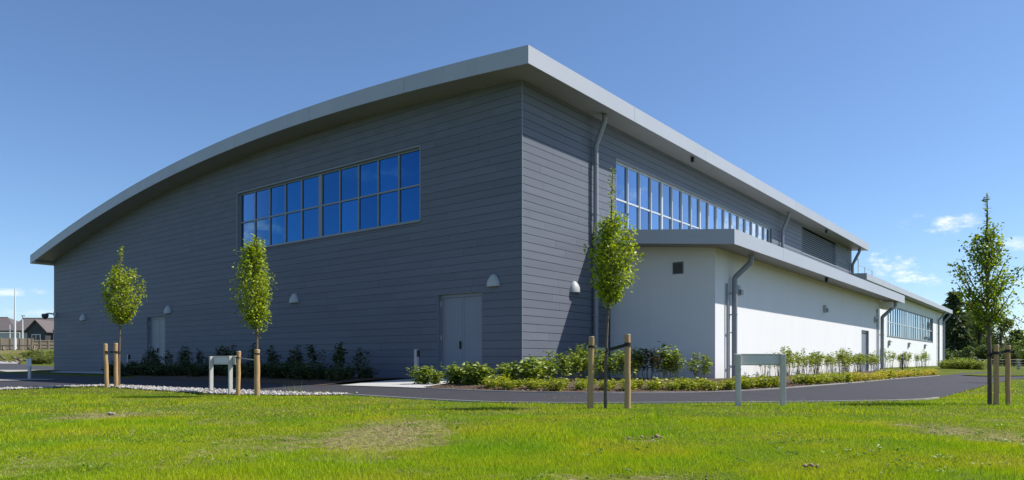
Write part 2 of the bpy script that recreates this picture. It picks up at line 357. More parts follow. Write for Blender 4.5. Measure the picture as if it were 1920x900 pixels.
def rock_mesh(name, centres, sizes, m, flat=.6):
    base = np.array([(1, 0, 0), (-1, 0, 0), (0, 1, 0), (0, -1, 0), (0, 0, 1), (0, 0, -1)], float)
    t = np.array([(0, 2, 4), (2, 1, 4), (1, 3, 4), (3, 0, 4), (2, 0, 5), (1, 2, 5), (3, 1, 5), (0, 3, 5)])
    V = []; T = []
    for c, s_ in zip(centres, sizes):
        a = random.uniform(0, 6.3); ca, sa = math.cos(a), math.sin(a)
        p = base * s_ * rng.uniform(.6, 1.3, (6, 1)) + rng.normal(size=(6, 3)) * s_ * .18; p[:, 2] *= flat
        p = p @ np.array([[ca, sa, 0], [-sa, ca, 0], [0, 0, 1]])
        T.append(t + 6 * len(V)); V.append(p + np.asarray(c))
    return np_mesh(name, np.concatenate(V), np.concatenate(T), m, 3)

# ------------------------------------------------------------------ ground
def inside(poly, x, y):
    x = np.asarray(x); y = np.asarray(y); r = np.zeros(x.shape, bool); n = len(poly)
    for i in range(n):
        (x0, y0), (x1, y1) = poly[i], poly[(i + 1) % n]
        if y0 == y1: continue
        c = ((y0 > y) != (y1 > y)) & (x < (x1 - x0) * (y - y0) / (y1 - y0) + x0); r ^= c
    return r
def resample(pl, n):
    pl = np.asarray(pl, float); d = np.r_[0, np.cumsum(np.hypot(*np.diff(pl, axis=0).T))]; u = np.linspace(0, d[-1], n)
    return np.stack([np.interp(u, d, pl[:, 0]), np.interp(u, d, pl[:, 1])], 1)
def smooth_line(pl, n=160, k=3):
    p = resample(pl, n)
    for _ in range(k): p[1:-1] = (p[:-2] + 2 * p[1:-1] + p[2:]) / 4
    return p
INNER = smooth_line([at(*p) for p in [(-260, 700), (0, 700.5), (100, 703.5), (235, 709), (400, 716), (549, 721.5), (631, 724), (775, 728.5), (850, 732), (930, 736), (1010, 738), (1100, 738.5), (1200, 738), (1300, 737), (1380, 735), (1450, 731), (1540, 724), (1620, 717), (1680, 711), (1740, 706.5), (1790, 702.3), (1830, 697.5)]])
OUTER = smooth_line([at(*p) for p in [(-260, 734), (0, 728.5), (100, 725.5), (197, 722.8), (300, 727), (393, 731), (533, 736.5), (640, 740), (730, 746), (817, 751), (920, 756), (1053, 757.5), (1160, 757.2), (1273, 756.5), (1400, 756), (1500, 755), (1597, 753.5), (1690, 752), (1747, 749.5), (1780, 743), (1830, 728), (1860, 720), (1910, 710.5), (2060, 703)]])
GR_OUT = smooth_line([at(*p) for p in [(-260, 741), (0, 732), (67, 729), (140, 726.3), (197, 724.7), (233, 728), (290, 732.5), (333, 735.5), (417, 740), (533, 742.4), (575, 742.4), (640, 741)]], 90)
GR_IN = smooth_line([at(*p) for p in [(-260, 734.4), (0, 728.9), (100, 725.9), (197, 723.2), (300, 727.4), (393, 731.4), (533, 737), (640, 740.4)]], 90)
def band(a, b, cols, off, name, m, mound=0., label=None):
    n = len(a); v = []
    for j in range(cols + 1):
        w = j / cols; p = a * (1 - w) + b * w; z = ground_z(p[:, 0], p[:, 1]) + off + mound * math.sin(math.pi * w) ** .5
        v.append(np.column_stack([p, z]))
    v = np.concatenate(v); i, j = np.meshgrid(np.arange(n - 1), np.arange(cols)); q = (j * n + i).ravel()
    o = link(name, np_mesh(name, v, np.stack([q, q + 1, q + n + 1, q + n], 1), m, 4)); tag(o, kind='structure'); return o
band(INNER, OUTER, 14, .012, 'path', 'asphalt')
band(GR_IN, GR_OUT, 4, .02, 'gravel_strip', 'gravel_base')
def kerb_strip(line, i0, i1, width, h, name='kerb', m='kerb_concrete'):
    p = line[i0:i1]; d = np.gradient(p, axis=0); d /= np.linalg.norm(d, axis=1, keepdims=True); nrm_ = np.stack([-d[:, 1], d[:, 0]], 1) * width / 2
    a, b = p + nrm_, p - nrm_; za = ground_z(p[:, 0], p[:, 1]); k = MB(); n = len(p)
    rows = [(a, za - .05), (a, za + h), (b, za + h), (b, za - .05)]
    v = [(*r[0][i], r[1][i]) for r in rows for i in range(n)]
    k.add(v, [(j * n + i, j * n + i + 1, (j + 1) * n + i + 1, (j + 1) * n + i) for j in range(3) for i in range(n - 1)])
    tag(k.build(name, m), kind='structure')
def nearest(line, p): return int(np.argmin(np.hypot(line[:, 0] - p[0], line[:, 1] - p[1])))
kerb_strip(INNER, nearest(INNER, at(778, 728.7)), nearest(INNER, at(1765, 704.5)), .06, .035)
kerb_strip(OUTER, nearest(OUTER, at(640, 740)), nearest(OUTER, at(1770, 746)), .06, .03)

# bare earth patches in the lawn: centre pixel, half widths in pixels
PATCH = []
for px, py, rx, ry, amp in ((190, 780, 75, 9, .9), (320, 775, 90, 7, .35), (90, 868, 130, 24, .45), (500, 838, 160, 26, .55), (735, 812, 120, 36, .95), (640, 850, 70, 16, .5), (1830, 815, 95, 34, .8), (1900, 790, 60, 20, .5), (1760, 812, 40, 8, .7), (1205, 826, 50, 5, .8), (1120, 898, 260, 12, .55), (1640, 885, 110, 9, .35), (1600, 790, 50, 6, .3), (420, 793, 70, 8, .4), (60, 815, 60, 8, .3), (1850, 870, 70, 12, .35), (985, 768, 26, 5, .4)):
    c = at(px, py); e1 = at(px + rx, py); n_, f_ = at(px, min(py + ry, 899)), at(px, py - ry)
    PATCH.append((c[0], c[1], abs(e1[0] - c[0]), max(.25, abs(f_[1] - n_[1]) / 2), amp))
def soil_mask(x, y):
    r = np.zeros(np.shape(x))
    for cx, cy, a, b, amp in PATCH:
        q = np.hypot((x - cx) / a, (y - cy) / b); r = np.maximum(r, .8 * amp * np.clip(1.35 - q, 0, 1))
    return r
def axis_pts(lo, hi, fine, step, far, g=1.12):
    p = list(np.arange(lo, hi + 1e-6, fine)); s_ = fine
    x = p[-1]
    while x < far: s_ = min(s_ * g, 40); x += s_; p.append(x)
    return p
xs = axis_pts(0, 13, .13, 0, 900); xs = np.array([-v for v in xs[:0:-1]] + xs)
ys = np.array([-60, -30, -15, -8, -4, -1, 1, 2.5] + axis_pts(3.6, 20, .13, 0, 1500))
XX, YY = np.meshgrid(xs, ys); ZZ = ground_z(XX, YY)
T_, S_ = to_local(XX, YY)
bank = sstep(60, 66, YY) * sstep(112, 106, YY) * sstep(-22, -28, XX)
ZZ = ZZ + np.where(bank > 0, bank * .12 * (np.sin(XX * 1.9 + YY) + np.sin(XX * .8 - YY * 1.3) + np.sin(YY * 2.3)), 0)
soil = np.maximum(soil_mask(XX, YY) + .12 * sstep(1.5, -3, XX), bank * (.75 - .9 * sstep(-66, -52, XX * 1.0 - (YY - 70) * .0)))
nx, ny = len(xs), len(ys); I, J = np.meshgrid(np.arange(nx - 1), np.arange(ny - 1)); Q = (J * nx + I).ravel()
me = np_mesh('lawn', np.stack([XX, YY, ZZ], -1).reshape(-1, 3), np.stack([Q, Q + 1, Q + nx + 1, Q + nx], 1), 'lawn_soil', 4)
at_ = me.attributes.new('soil', 'FLOAT', 'POINT'); at_.data.foreach_set('value', soil.ravel().astype(np.float32))
for pl in me.polygons: pl.use_smooth = True
tag(link('lawn', me), kind='structure')

def sheet(poly, name, m, off=.02, step=1.0):
    """flat polygon draped on the ground"""
    bm = bmesh.new(); vs_ = [bm.verts.new((x, y, 0)) for x, y in poly]; bm.faces.new(vs_)
    bmesh.ops.triangulate(bm, faces=bm.faces[:])
    for _ in range(7):
        e = [e for e in bm.edges if e.calc_length() > step]
        if not e: break
        bmesh.ops.subdivide_edges(bm, edges=e, cuts=1); bmesh.ops.triangulate(bm, faces=[f for f in bm.faces if len(f.verts) > 3])
    for v in bm.verts: v.co.z = gz(v.co.x, v.co.y) + off
    bmesh.ops.recalc_face_normals(bm, faces=bm.faces)
    if bm.faces[:] and sum(f.normal.z for f in bm.faces) < 0: bmesh.ops.reverse_faces(bm, faces=bm.faces)
    me_ = bpy.data.meshes.new(name); bm.to_mesh(me_); bm.free(); me_.materials.append(MATS[m])
    return tag(link(name, me_), kind='structure')
L2 = lambda l: [from_local(*p) for p in l]
# planting beds (mulch) between walls and path
i0, i1 = nearest(INNER, at(778, 728.8)), nearest(INNER, at(1765, 704.5))
bed_edge = INNER[i0:i1]
wall_line = smooth_line(L2([(-.02, 1.0), (-.04, .3), (-.06, -.06), (2.5, -.07), (4.9, -.1), (4.98, -2), (4.98, -3.9), (8, -3.93), (20, -3.93), (30.2, -3.9), (38, -1.5), (46, -.35)]), len(bed_edge), 1)
band(bed_edge, wall_line, 10, .02, 'planting_bed', 'mulch', mound=.05)
j0, j1 = nearest(INNER, at(238, 709.2)), nearest(INNER, at(633, 724))
fb_edge = INNER[j0:j1]; fb_wall = resample(L2([(-.03, 21.0), (-.03, 4.0)]), len(fb_edge))
band(fb_edge, fb_wall, 6, .02, 'planting_bed_shade', 'mulch', mound=.05)
p0, p1 = INNER[j1], INNER[i0]
sheet([tuple(p) for p in INNER[j1:i0:1]] + [tuple(INNER[i0])] + L2([(-.03, 1.0), (-.03, 4.0)]), 'door_apron', 'concrete', .03, .8)
sheet(L2([(-2.2, 21.2), (-2.2, 29.5), (-.9, 31.5), (-.03, 24), (-.03, 21.2)]), 'door_path', 'concrete', .03, .8)
# left: kerbed margin, road and pale verge
sheet([at(-200, 713.2), at(0, 711.5), at(60, 711.6), at(104, 712.2), at(90, 714.0), at(0, 715.6), at(-200, 718)], 'gravel_margin', 'gravel_base', .035, .8)
sheet([at(-300, 697), at(0, 696.6), at(101, 696.4), at(101, 694.8), at(10, 694.6), at(-300, 694.5)], 'kerb_far', 'kerb_concrete', .05, 1.5)
sheet([at(-400, 694.0), at(0, 693.9), at(30, 693.9), at(160, 694.2), at(160, 689.5), at(60, 686), at(35, 683), at(-400, 683)], 'road', 'road_asphalt', .03, 2)
sheet([at(-400, 682.4), at(33, 682.6), at(36, 679), at(10, 677.5), at(-400, 677)], 'verge', 'kerb_concrete', .04, 2)
sheet([at(1800, 704.6), at(1850, 701.2), at(1960, 699.5), at(2060, 702.0), at(1920, 706.0), at(1840, 706.4)], 'grass_island', 'lawn_soil', .05, 1.5)

# ------------------------------------------------------------------ sports hall
def roof_z(s):
    s = np.asarray(s, float); return 9.447e-7 * s**4 - 5.653e-5 * s**3 - 3.277e-3 * s**2 + 7.5485e-2 * s + 9.307
def wall_rows(mb, u0, u1, z0, z1, holes, fn, d0, d1, pitch=None, gap=0., top=None, inset=0.):
    """solid wall (or boards) with real openings. fn(u, d, z) -> xyz; holes: (ua, ub, za, zb)"""
    cuts = {z0, z1}
    for h in holes: cuts |= {h[2], h[3]}
    if pitch:
        z = z0
        while z < z1: cuts.add(round(z, 4)); z += pitch
    zs = sorted(c for c in cuts if z0 <= c <= z1)
    boards = set(round(z0 + i * pitch, 4) for i in range(1, 400)) if pitch else set()
    for za, zb in zip(zs[:-1], zs[1:]):
        if zb - za < .004: continue
        hi = zb - (gap if round(zb, 4) in boards else 0)
        if hi - za < .003: continue
        us = [u0, u1]; zm = (za + zb) / 2; spans = [(u0, u1)]
        for h in holes:
            if h[2] < zm < h[3]:
                spans = [q for a, b in spans for q in ((a, min(b, h[0])), (max(a, h[1]), b)) if q[1] - q[0] > 1e-4]
        for a, b in spans:
            if pitch and (top is None or float(top(np.linspace(a, b, 60)).min()) > hi):
                jj = [a + x_ for x_ in np.arange(-random.Random(round(za / pitch)).uniform(0, 3.6), b - a, 3.6) if .3 < x_ < b - a - .3]; e = [a] + jj + [b]
                segs = [(e[i] + (.003 if i else 0), e[i + 1] - (.003 if i < len(e) - 2 else 0)) for i in range(len(e) - 1)]
            elif top is None: segs = [(a, b)]
            else:
                tt = np.linspace(a, b, 60)
                if top(tt).min() > hi: segs = [(a, b)]
                else: k = max(1, int((b - a) / .5)); e = np.linspace(a, b, k + 1); segs = list(zip(e[:-1], e[1:]))
            for p, q in segs:
                ha, hb = (hi, hi) if top is None else (min(hi, float(top(p))), min(hi, float(top(q))))
                if ha <= za and hb <= za: continue
                ha, hb = max(ha, za + .001), max(hb, za + .001)
                mb.hexa([fn(p, d0, za), fn(q, d0, za), fn(q, d1, za), fn(p, d1, za), fn(p, d0, ha), fn(q, d0, hb), fn(q, d1, hb), fn(p, d1, ha)])
HALL_D, HALL_W, OV = 40.5, 35.06, .95
hall = empty('sports_hall', (C0[0], C0[1], 0), ROT, 'large dark grey clad hall with a curved overhanging roof and blue strip windows', 'building')
topf = lambda s: roof_z(s) - .40
front = lambda u, d, z: (-d, u, z)           # u leftwards, d outwards
side = lambda u, d, z: (u, -d, z)            # u to the back
FW = (4.25, 15.2, 5.22, 7.68); FD = (1.55, 3.45, -.1, 2.72); FD2 = (21.5, 23.36, -.1, 2.74)
SW = (5.53, 22.42, 5.20, 7.74); LV = (27.95, 36.1, 7.05, 8.70)
w = MB()
wall_rows(w, .03, HALL_W, -.25, 10, [FW, FD, FD2], front, -.30, -.026, top=topf)
wall_rows(w, .30, HALL_D, -.25, 8.95, [SW, LV], side, -.30, -.026)
wall = w.build('wall_membrane', 'black', hall); w = MB()
w.box(HALL_D - .3, HALL_D, .3, HALL_W, -.25, 6.4); w.box(.3, HALL_D - .3, HALL_W - .3, HALL_W, -.25, 6.5); w.build('rear_wall', 'cladding', hall)

b = MB()
wall_rows(b, .012, HALL_W, -.02, 10, [FW, FD, FD2], front, -.024, .0, pitch=.243, gap=.011, top=topf)
b.build('front_cladding', 'cladding', hall)
b = MB()
wall_rows(b, .012, HALL_D, -.02, 8.95, [SW, LV], side, -.024, .0, pitch=.243, gap=.015)
b.build('side_cladding', 'cladding', hall)
k = MB(); k.box(-.012, .012, -.012, .012, -.05, 8.86); k.build('corner_trim', 'frame_grey', hall)
# far gable and back above eaves: closed by the roof
g = MB()
ss = np.linspace(.0, HALL_W, 40)
g.prism([(0.31, 6.3)] + [(float(s_), float(topf(s_))) for s_ in ss[1:]] + [(HALL_W, 6.3)], 0, HALL_D - .28, HALL_D - .02); g.build('rear_gable', 'cladding', hall)
# roof: curved slab, fascias in panels with open joints
T0, T1, SL = -1.0, 41.5, 35.75
ss = np.linspace(-OV, SL, 70)
rf = MB(); rf.prism([(float(s_), float(roof_z(s_)) - .01) for s_ in ss] + [(float(s_), float(roof_z(s_)) - .46) for s_ in ss[::-1]], 0, T0 + .02, T1 - .02)
roof = rf.build('roof', 'soffit_metal', hall, smooth=True)
sh = MB()
for a, bb in zip(ss[:-1], ss[1:]):
    a2, b2 = float(a), float(bb)
    sh.hexa([(T0 + .004, a2, float(roof_z(a2)) - .008), (T1, a2, float(roof_z(a2)) - .008), (T1, b2, float(roof_z(b2)) - .008), (T0 + .004, b2, float(roof_z(b2)) - .008),
             (T0 + .004, a2, float(roof_z(a2)) + .02), (T1, a2, float(roof_z(a2)) + .02), (T1, b2, float(roof_z(b2)) + .02), (T0 + .004, b2, float(roof_z(b2)) + .02)])
sh.build('roof_sheet', 'roof_sheet', roof)
fa = MB(); s_ = -OV
while s_ < SL - .1:
    e_ = min(s_ + 4.9, SL); q = np.linspace(s_, e_ - .012, 12)
    for a, bb in zip(q[:-1], q[1:]):
        za, zb = float(roof_z(a)), float(roof_z(bb))
        fa.hexa([(T0 - .012, a, za - .475), (T0 + .018, a, za - .475), (T0 + .018, bb, zb - .475), (T0 - .012, bb, zb - .475), (T0 - .012, a, za + .03), (T0 + .018, a, za + .03), (T0 + .018, bb, zb + .03), (T0 - .012, bb, zb + .03)])
    s_ = e_
fa.build('front_fascia', 'fascia_metal', hall)
fa = MB(); t_ = T0 - .012; zt = float(roof_z(-OV))
while t_ < T1 - .1:
    e_ = min(t_ + 6.1, T1); fa.box(t_, e_ - .012, -OV - .03, -OV - .002, zt - .475, zt + .03); t_ = e_
fa.box(T0, T1, SL + .002, SL + .03, float(roof_z(SL)) - .42, float(roof_z(SL)) + .03)
fa.build('eaves_fascia', 'fascia_metal', hall)
eb = MB(); zl = float(roof_z(SL)) - .44
eb.prism([(HALL_W + .03, zl), (SL, zl), (SL, zl + .02), (HALL_W + .03, float(roof_z(HALL_W)) - .45)], 0, T0 + .03, T1 - .2); eb.build('eaves_box', 'soffit_metal', hall)
# strip windows
def strip_window(name, fn, u0, u1, z0, z1, zt, bars, depth, parent, frame_m, bar_m, sill=True, wide=(), proud=.03):
    f = MB(); e = .07; wb, nb = (.10, .032) if proud < .05 else (.055, .022)
    def fb(a, b, c, d, d0=-depth - .05, d1=-depth + .03):
        p = [fn(a, d0, c), fn(b, d0, c), fn(b, d1, c), fn(a, d1, c), fn(a, d0, d), fn(b, d0, d), fn(b, d1, d), fn(a, d1, d)]; f.hexa(p)
    fb(u0, u1, z0, z0 + e); fb(u0, u1, z1 - e, z1); fb(u0, u0 + e, z0 + e, z1 - e); fb(u1 - e, u1, z0 + e, z1 - e)
    for u in bars:
        hw = wb if u in wide else nb
        fb(u - hw, u + hw, z0 + e, z1 - e, d1=-depth + proud - .002)
    us = [u0 + e] + [v for u in bars for v in ((u - (wb if u in wide else nb)), (u + (wb if u in wide else nb)))] + [u1 - e]
    win = f.build(name, frame_m, parent)
    f = MB()
    for a, b in zip(us[::2], us[1::2]): fb(a, b, zt - .03, zt + .03, d1=-depth + .026)
    f.build('transom', bar_m, win)
    f = MB(); rp_ = random.Random(int(u1 * 10))
    for a, b in zip(us[::2], us[1::2]):
        for c, d in ((z0 + e - .02, zt), (zt, z1 - e + .02)):
            g_ = [rp_.uniform(-.0035, .0035) for _ in range(3)]; g_.append(g_[0] + g_[2] - g_[1])
            q_ = [(a - .02, c), (b + .02, c), (b + .02, d), (a - .02, d)]
            f.hexa([fn(u_, -depth - .035, z_) for u_, z_ in q_] + [fn(u_, -depth - .014 + o_, z_) for (u_, z_), o_ in zip(q_, g_)])
    f.build('glass', 'blue_glass', win)
    if sill:
        f = MB(); fb(u0 - .06, u1 + .06, z0 - .05, z0 - .004, -depth + .03, .05); f.build('sill', 'frame_grey', win)
    f = MB(); fb(u0 - .035, u1 + .035, z1 + .003, z1 + .045, -.02, .012)
    if sill: fb(u0 - .05, u0 - .002, z0, z1, -.02, .012); fb(u1 + .002, u1 + .04, z0, z1, -.02, .012)
    for a, b, c, d in ((u0 + .001, u0 + .014, z0, z1), (u1 - .014, u1 - .001, z0, z1), (u0 + .014, u1 - .014, z1 - .014, z1 - .001), (u0 + .014, u1 - .014, z0 + .001, z0 + .014)): fb(a, b, c, d, -depth + proud + .002, -.003)
    f.build('surround', 'frame_grey', win)
    return win
mid = 9.68; lf = (mid - .1 - FW[0] - .07) / 5; rt = (FW[1] - .07 - mid - .1) / 5
bars = [FW[0] + .07 + lf * i for i in range(1, 5)] + [mid] + [mid + .1 + rt * i for i in range(1, 5)]
strip_window('window', front, *FW, 6.44, bars, .13, hall, 'frame_grey', 'frame_grey', wide=(mid,))
n_ = 18; pw = (SW[1] - SW[0] - .14) / n_; bars = [SW[0] + .07 + pw * i for i in range(1, n_)]; wd = tuple(bars[i] for i in (3, 7, 11, 15))
strip_window('window', side, *SW, 6.38, bars, .12, hall, 'frame_pale', 'frame_pale', wide=wd, proud=.06)
lv = MB()
def lb(a, b, c, d, d0, d1): lv.hexa([side(a, d0, c), side(b, d0, c), side(b, d1, c), side(a, d1, c), side(a, d0, d), side(b, d0, d), side(b, d1, d), side(a, d1, d)])
lb(LV[0], LV[1], LV[2], LV[3], -.28, -.25)
lv.build('louvre_back', 'black', hall)
lv = MB(); z = LV[2] + .06
while z < LV[3] - .1:
    a, bq = LV[0] + .05, LV[1] - .05
    lv.hexa([side(a, -.06, z + .07), side(bq, -.06, z + .07), side(bq, .01, z), side(a, .01, z), side(a, -.06, z + .09), side(bq, -.06, z + .09), side(bq, .01, z + .035), side(a, .01, z + .035)]); z += .125
lb(LV[0], LV[0] + .05, LV[2], LV[3], -.1, .02); lb(LV[1] - .05, LV[1], LV[2], LV[3], -.1, .02); lb(LV[0], LV[1], LV[2] - .0, LV[2] + .05, -.1, .018)
lv.build('louvre', 'frame_grey', hall)
# double doors
def double_door(h, parent, fn, depth=.16, single=False):
    u0, u1, z0, z1 = h; z0 = .0; f = MB()
    def q(mb, a, b, c, d, d0, d1): mb.hexa([fn(a, d0, c), fn(b, d0, c), fn(b, d1, c), fn(a, d1, c), fn(a, d0, d), fn(b, d0, d), fn(b, d1, d), fn(a, d1, d)])
    q(f, u0, u0 + .07, z0, z1, -depth - .05, -depth + .03); q(f, u1 - .07, u1, z0, z1, -depth - .05, -depth + .03); q(f, u0 + .07, u1 - .07, z1 - .12, z1, -depth - .05, -depth + .03)
    q(f, u0, u1, -.12, z0, -.3, .03)
    q(f, u0 + .001, u0 + .014, z0, z1, -depth + .032, -.003); q(f, u1 - .014, u1 - .001, z0, z1, -depth + .032, -.003); q(f, u0 + .014, u1 - .014, z1 - .014, z1 - .001, -depth + .032, -.003)
    dr = f.build('door', 'trim_metal' if single else 'door_grey', parent)
    m_ = (u0 + u1) / 2
    for a, b in (((u0 + .075, m_ - .004), (m_ + .004, u1 - .075)) if not single else ((u0 + .075, u1 - .075),)):
        f = MB(); q(f, a, b, z0 + .012, z1 - .126, -depth - .04, -depth); 
        q(f, a + .0, a + .09, z0 + .02, z1 - .135, -depth, -depth + .006); q(f, b - .09, b, z0 + .02, z1 - .135, -depth, -depth + .006)
        f.build('door_leaf', 'door_grey', dr)
    f = MB(); q(f, m_ + .05, m_ + .09, .95, 1.2, -depth + .006, -depth + .06) if not single else q(f, u0 + .12, u0 + .16, .95, 1.15, -depth + .006, -depth + .06)
    f.build('handle', 'black', dr)
    for zz in (.4, 1.25, min(2.35, z1 - .35)):
        f = MB(); q(f, u1 - .075, u1 - .045, zz, zz + .14, -depth + .03, -depth + .05); f.build('hinge', 'galvanised', dr)
    return dr
double_door(FD, hall, front); double_door(FD2, hall, front)
# bell-shaped wall lights
def wall_light(parent, fn, u, z, s=.92):
    f = MB(); v = []; fc = []; prof = [(.0, .27, .20), (.06, .265, .20), (.16, .24, .185), (.26, .19, .15), (.34, .13, .10), (.385, .07, .05), (.40, .02, .015)]
    seg = 12
    for dz, hw, dp in prof:
        for i in range(seg + 1):
            a = math.pi * i / seg; v.append(fn(u + s * hw * math.cos(a), s * (dp * math.sin(a)) + .006, z - .2 * s + dz * s))
    n = seg + 1
    for j in range(len(prof) - 1):
        for i in range(seg): fc.append((j * n + i, j * n + i + 1, (j + 1) * n + i + 1, (j + 1) * n + i))
        fc.append((j * n + seg, j * n, (j + 1) * n, (j + 1) * n + seg))
    fc.append(tuple(range(n))); fc.append(tuple(range((len(prof) - 1) * n, len(prof) * n))); f.add(v, fc)
    o = f.build('wall_light', 'light_shell', parent, smooth=True)
    f = MB(); p = [fn(u + a * .2 * s, d, z - .2 * s + c) for c in (-.012, -.002) for a, d in ((-1, .02), (1, .02), (.8, .15), (-.8, .15))]; f.hexa(p); f.build('lens', 'frame_pale', o)
for s_ in (1.08, 11.14, 21.16, 30.83): wall_light(hall, front, s_, 3.02)
wall_light(hall, side, 2.80, 2.98)
# downpipes
def downpipe(parent, t, q, z_top, z_bot, q_out, r=.085, dt=0., m='pipe_grey', drop=.55):
    f = MB(); y = -(q + .06 + r)
    f.tube([(t + dt, -q_out, z_top), (t + dt, -q_out, z_top - .22), (t + dt * .9, -q_out * .93 + y * .07, z_top - .28), (t + dt * .1, y * .93 - q_out * .07, z_top - drop - .16), (t, y, z_top - drop - .24), (t, y, z_top - drop - .4), (t, y, z_bot)], r, 14)
    o = f.build('downpipe', m, parent, smooth=True)
    z = z_bot + .5
    while z < z_top - drop - .4:
        f = MB(); f.tube([(t, y, z - .02), (t, y, z + .02)], r + .012, 14); f.box(t - .03, t + .03, min(-q, y), max(-q, y) , z - .018, z + .018); z += 1.7
        f.build('bracket', m, o)
downpipe(hall, 3.92, 0, 8.78, -.1, .48, drop=.75)
downpipe(hall, 23.8, 0, 8.78, 4.7, .48, drop=.75)
downpipe(hall, 40.1, 0, 8.78, 4.5, .62, r=.10, drop=.9)
f = MB(); f.tube([(40.62, .35, 8.6), (40.62, .35, 5.0)], .07); f.build('rear_downpipe', 'pipe_grey', hall, smooth=True)
for t_ in (10.4, 30.6):
    f = MB(); f.box(t_ - .06, t_ + .06, -.80, -.68, 8.58, 8.77); f.build('eaves_spotlight', 'black', hall)
# dome camera on a bracket at the far left corner
f = MB(); f.tube([(-.02, 35.0, 3.35), (-.2, 35.1, 3.38), (-.36, 35.2, 3.36)], .05); f.box(-.05, 0, 34.75, 35.0, 3.2, 3.5)
cb = f.build('camera_bracket', 'galvanised', hall, smooth=False)
f = MB(); f.lathe([(.06, .12), (.17, .09), (.19, 0), (.16, -.1), (.08, -.19), (.01, -.22)], (-.4, 35.25, 3.25)); f.build('dome', 'dark_metal', cb, smooth=True)

# ------------------------------------------------------------------ white annex beside the hall
annex = empty('white_annex', (C0[0], C0[1], 0), ROT, 'low white rendered annex with a grey sloping roof against the dark hall', 'building')
A0, A1, AQ = 5.08, 30.15, 3.84
az_ = lambda q: 4.57 - .105 * q                              # underside of the sloping roof
AD = (25.4, 27.2, -.1, 2.25)
w = MB()
gq = lambda u, d, z: (A0 - d, -u, z)                         # gable: u = distance out from the hall
w.prism([(-.03, -.02), (-AQ, -.02), (-AQ, az_(AQ) + .05), (-.03, az_(0) + .05)], 0, A0, A0 + .25)
sd = lambda u, d, z: (u, -AQ - d, z)
wall_rows(w, A0 + .25, A1, -.02, az_(AQ) + .03, [AD], sd, -.25, .0)
w.box(A1 - .25, A1, -AQ + .25, -.03, -.02, az_(AQ))
w.build('wall', 'white_render', annex)
pl_ = MB(); pl_.box(A0 + .02, A0 + .2, -AQ + .03, -.04, -.3, -.022); pl_.box(A0 + .02, AD[0], -AQ + .02, -AQ + .2, -.3, -.022); pl_.box(AD[1], A1, -AQ + .02, -AQ + .2, -.3, -.022); pl_.build('plinth', 'plinth', annex)
bd = MB(); bd.box(A0 - .012, A1, -AQ - .012, -AQ - .001, -.04, -.012); bd.box(A0 - .012, A0 - .001, -AQ, -.04, -.04, -.012); bd.build('base_bead', 'frame_grey', annex)
RT0, RT1, RQ = 4.02, 31.95, 4.84
rf = MB(); rf.prism([(-.05, az_(0) - .0), (-RQ, az_(RQ)), (-RQ, az_(RQ) + .40), (-.05, az_(0) + .40)], 0, RT0 + .02, RT1); ar = rf.build('roof', 'soffit_metal', annex)
rf = MB(); rf.prism([(-.05, az_(0) + .402), (-RQ, az_(RQ) + .402), (-RQ, az_(RQ) + .42), (-.05, az_(0) + .42)], 0, RT0, RT1); rf.build('roof_sheet', 'roof_sheet', ar)
fa = MB(); fa.prism([(-.04, az_(0) - .02), (-RQ - .03, az_(RQ) - .02), (-RQ - .03, az_(RQ) + .43), (-.04, az_(0) + .43)], 0, RT0 - .012, RT0 + .018); fa.build('verge_fascia', 'fascia_metal', annex)
fa = MB(); t_ = RT0 + .019
while t_ < RT1 - .1:
    e_ = min(t_ + 4.6, RT1); fa.box(t_, e_ - .01, -RQ - .03, -RQ - .002, az_(RQ) - .02, az_(RQ) + .43); t_ = e_
fa.build('eaves_fascia', 'fascia_metal', annex)
k = MB(); k.box(A1 + .0, RT1 - .3, -RQ + .3, -AQ + .1, az_(RQ) - .36, az_(RQ) - .004); k.build('eaves_end_box', 'white_render', annex)
v = MB(); v.box(A0 - .02, A0 - .002, -2.77, -2.39, 3.42, 3.82)
vent = v.build('vent', 'frame_grey', annex)
v = MB()
for i in range(7): z = 3.46 + i * .05; v.hexa([(A0 - .022, -2.74, z), (A0 - .022, -2.42, z), (A0 - .045, -2.42, z - .012), (A0 - .045, -2.74, z - .012), (A0 - .022, -2.74, z + .03), (A0 - .022, -2.42, z + .03), (A0 - .045, -2.42, z + .012), (A0 - .045, -2.74, z + .012)])
v.build('vent_blade', 'dark_metal', vent)
downpipe(annex, 6.35, AQ, 4.06, -.1, 4.45, r=.09, dt=.25, drop=.55)
downpipe(annex, 30.0, AQ, 4.06, -.1, 4.6, r=.10, dt=.5, drop=.7)
f = MB(); f.tube([(5.95, -AQ - .06, 3.1), (5.95, -AQ - .06, -.1)], .035); 
for z in (.35, 1.5, 2.8): f.box(5.93, 6.3, -AQ - .075, -AQ - .045, z - .015, z + .015)
f.build('conductor_pipe', 'pipe_grey', annex)
f = MB(); f.tube([(29.2, -AQ - .05, 3.6), (29.2, -AQ - .05, -.1)], .03); f.build('conductor_pipe', 'pipe_grey', annex); f = MB(); f.tube([(31.1, -AQ + .4, 4.0), (31.1, -AQ + .4, -.1)], .11); f.build('conductor_pipe', 'pipe_grey', annex)
def box_light(parent, u, q, z):
    f = MB(); f.box(u - .13, u + .13, -q - .12, -q - .002, z - .17, z + .17); o = f.build('wall_light', 'light_shell', parent, bevel=.02)
    f = MB(); f.box(u - .11, u + .11, -q - .20, -q - .122, z - .15, z + .02); f.build('lamp_hood', 'frame_grey', o, bevel=.01)
for t_ in (6.95, 17.88, 28.7): box_light(annex, t_, AQ, 2.95)
double_door(AD, annex, sd, depth=.12, single=True)
f = MB(); f.box(15.1, 15.22, -4.7, -4.58, az_(4.6) - .2, az_(4.7) - .003); f.build('eaves_spotlight', 'black', annex)

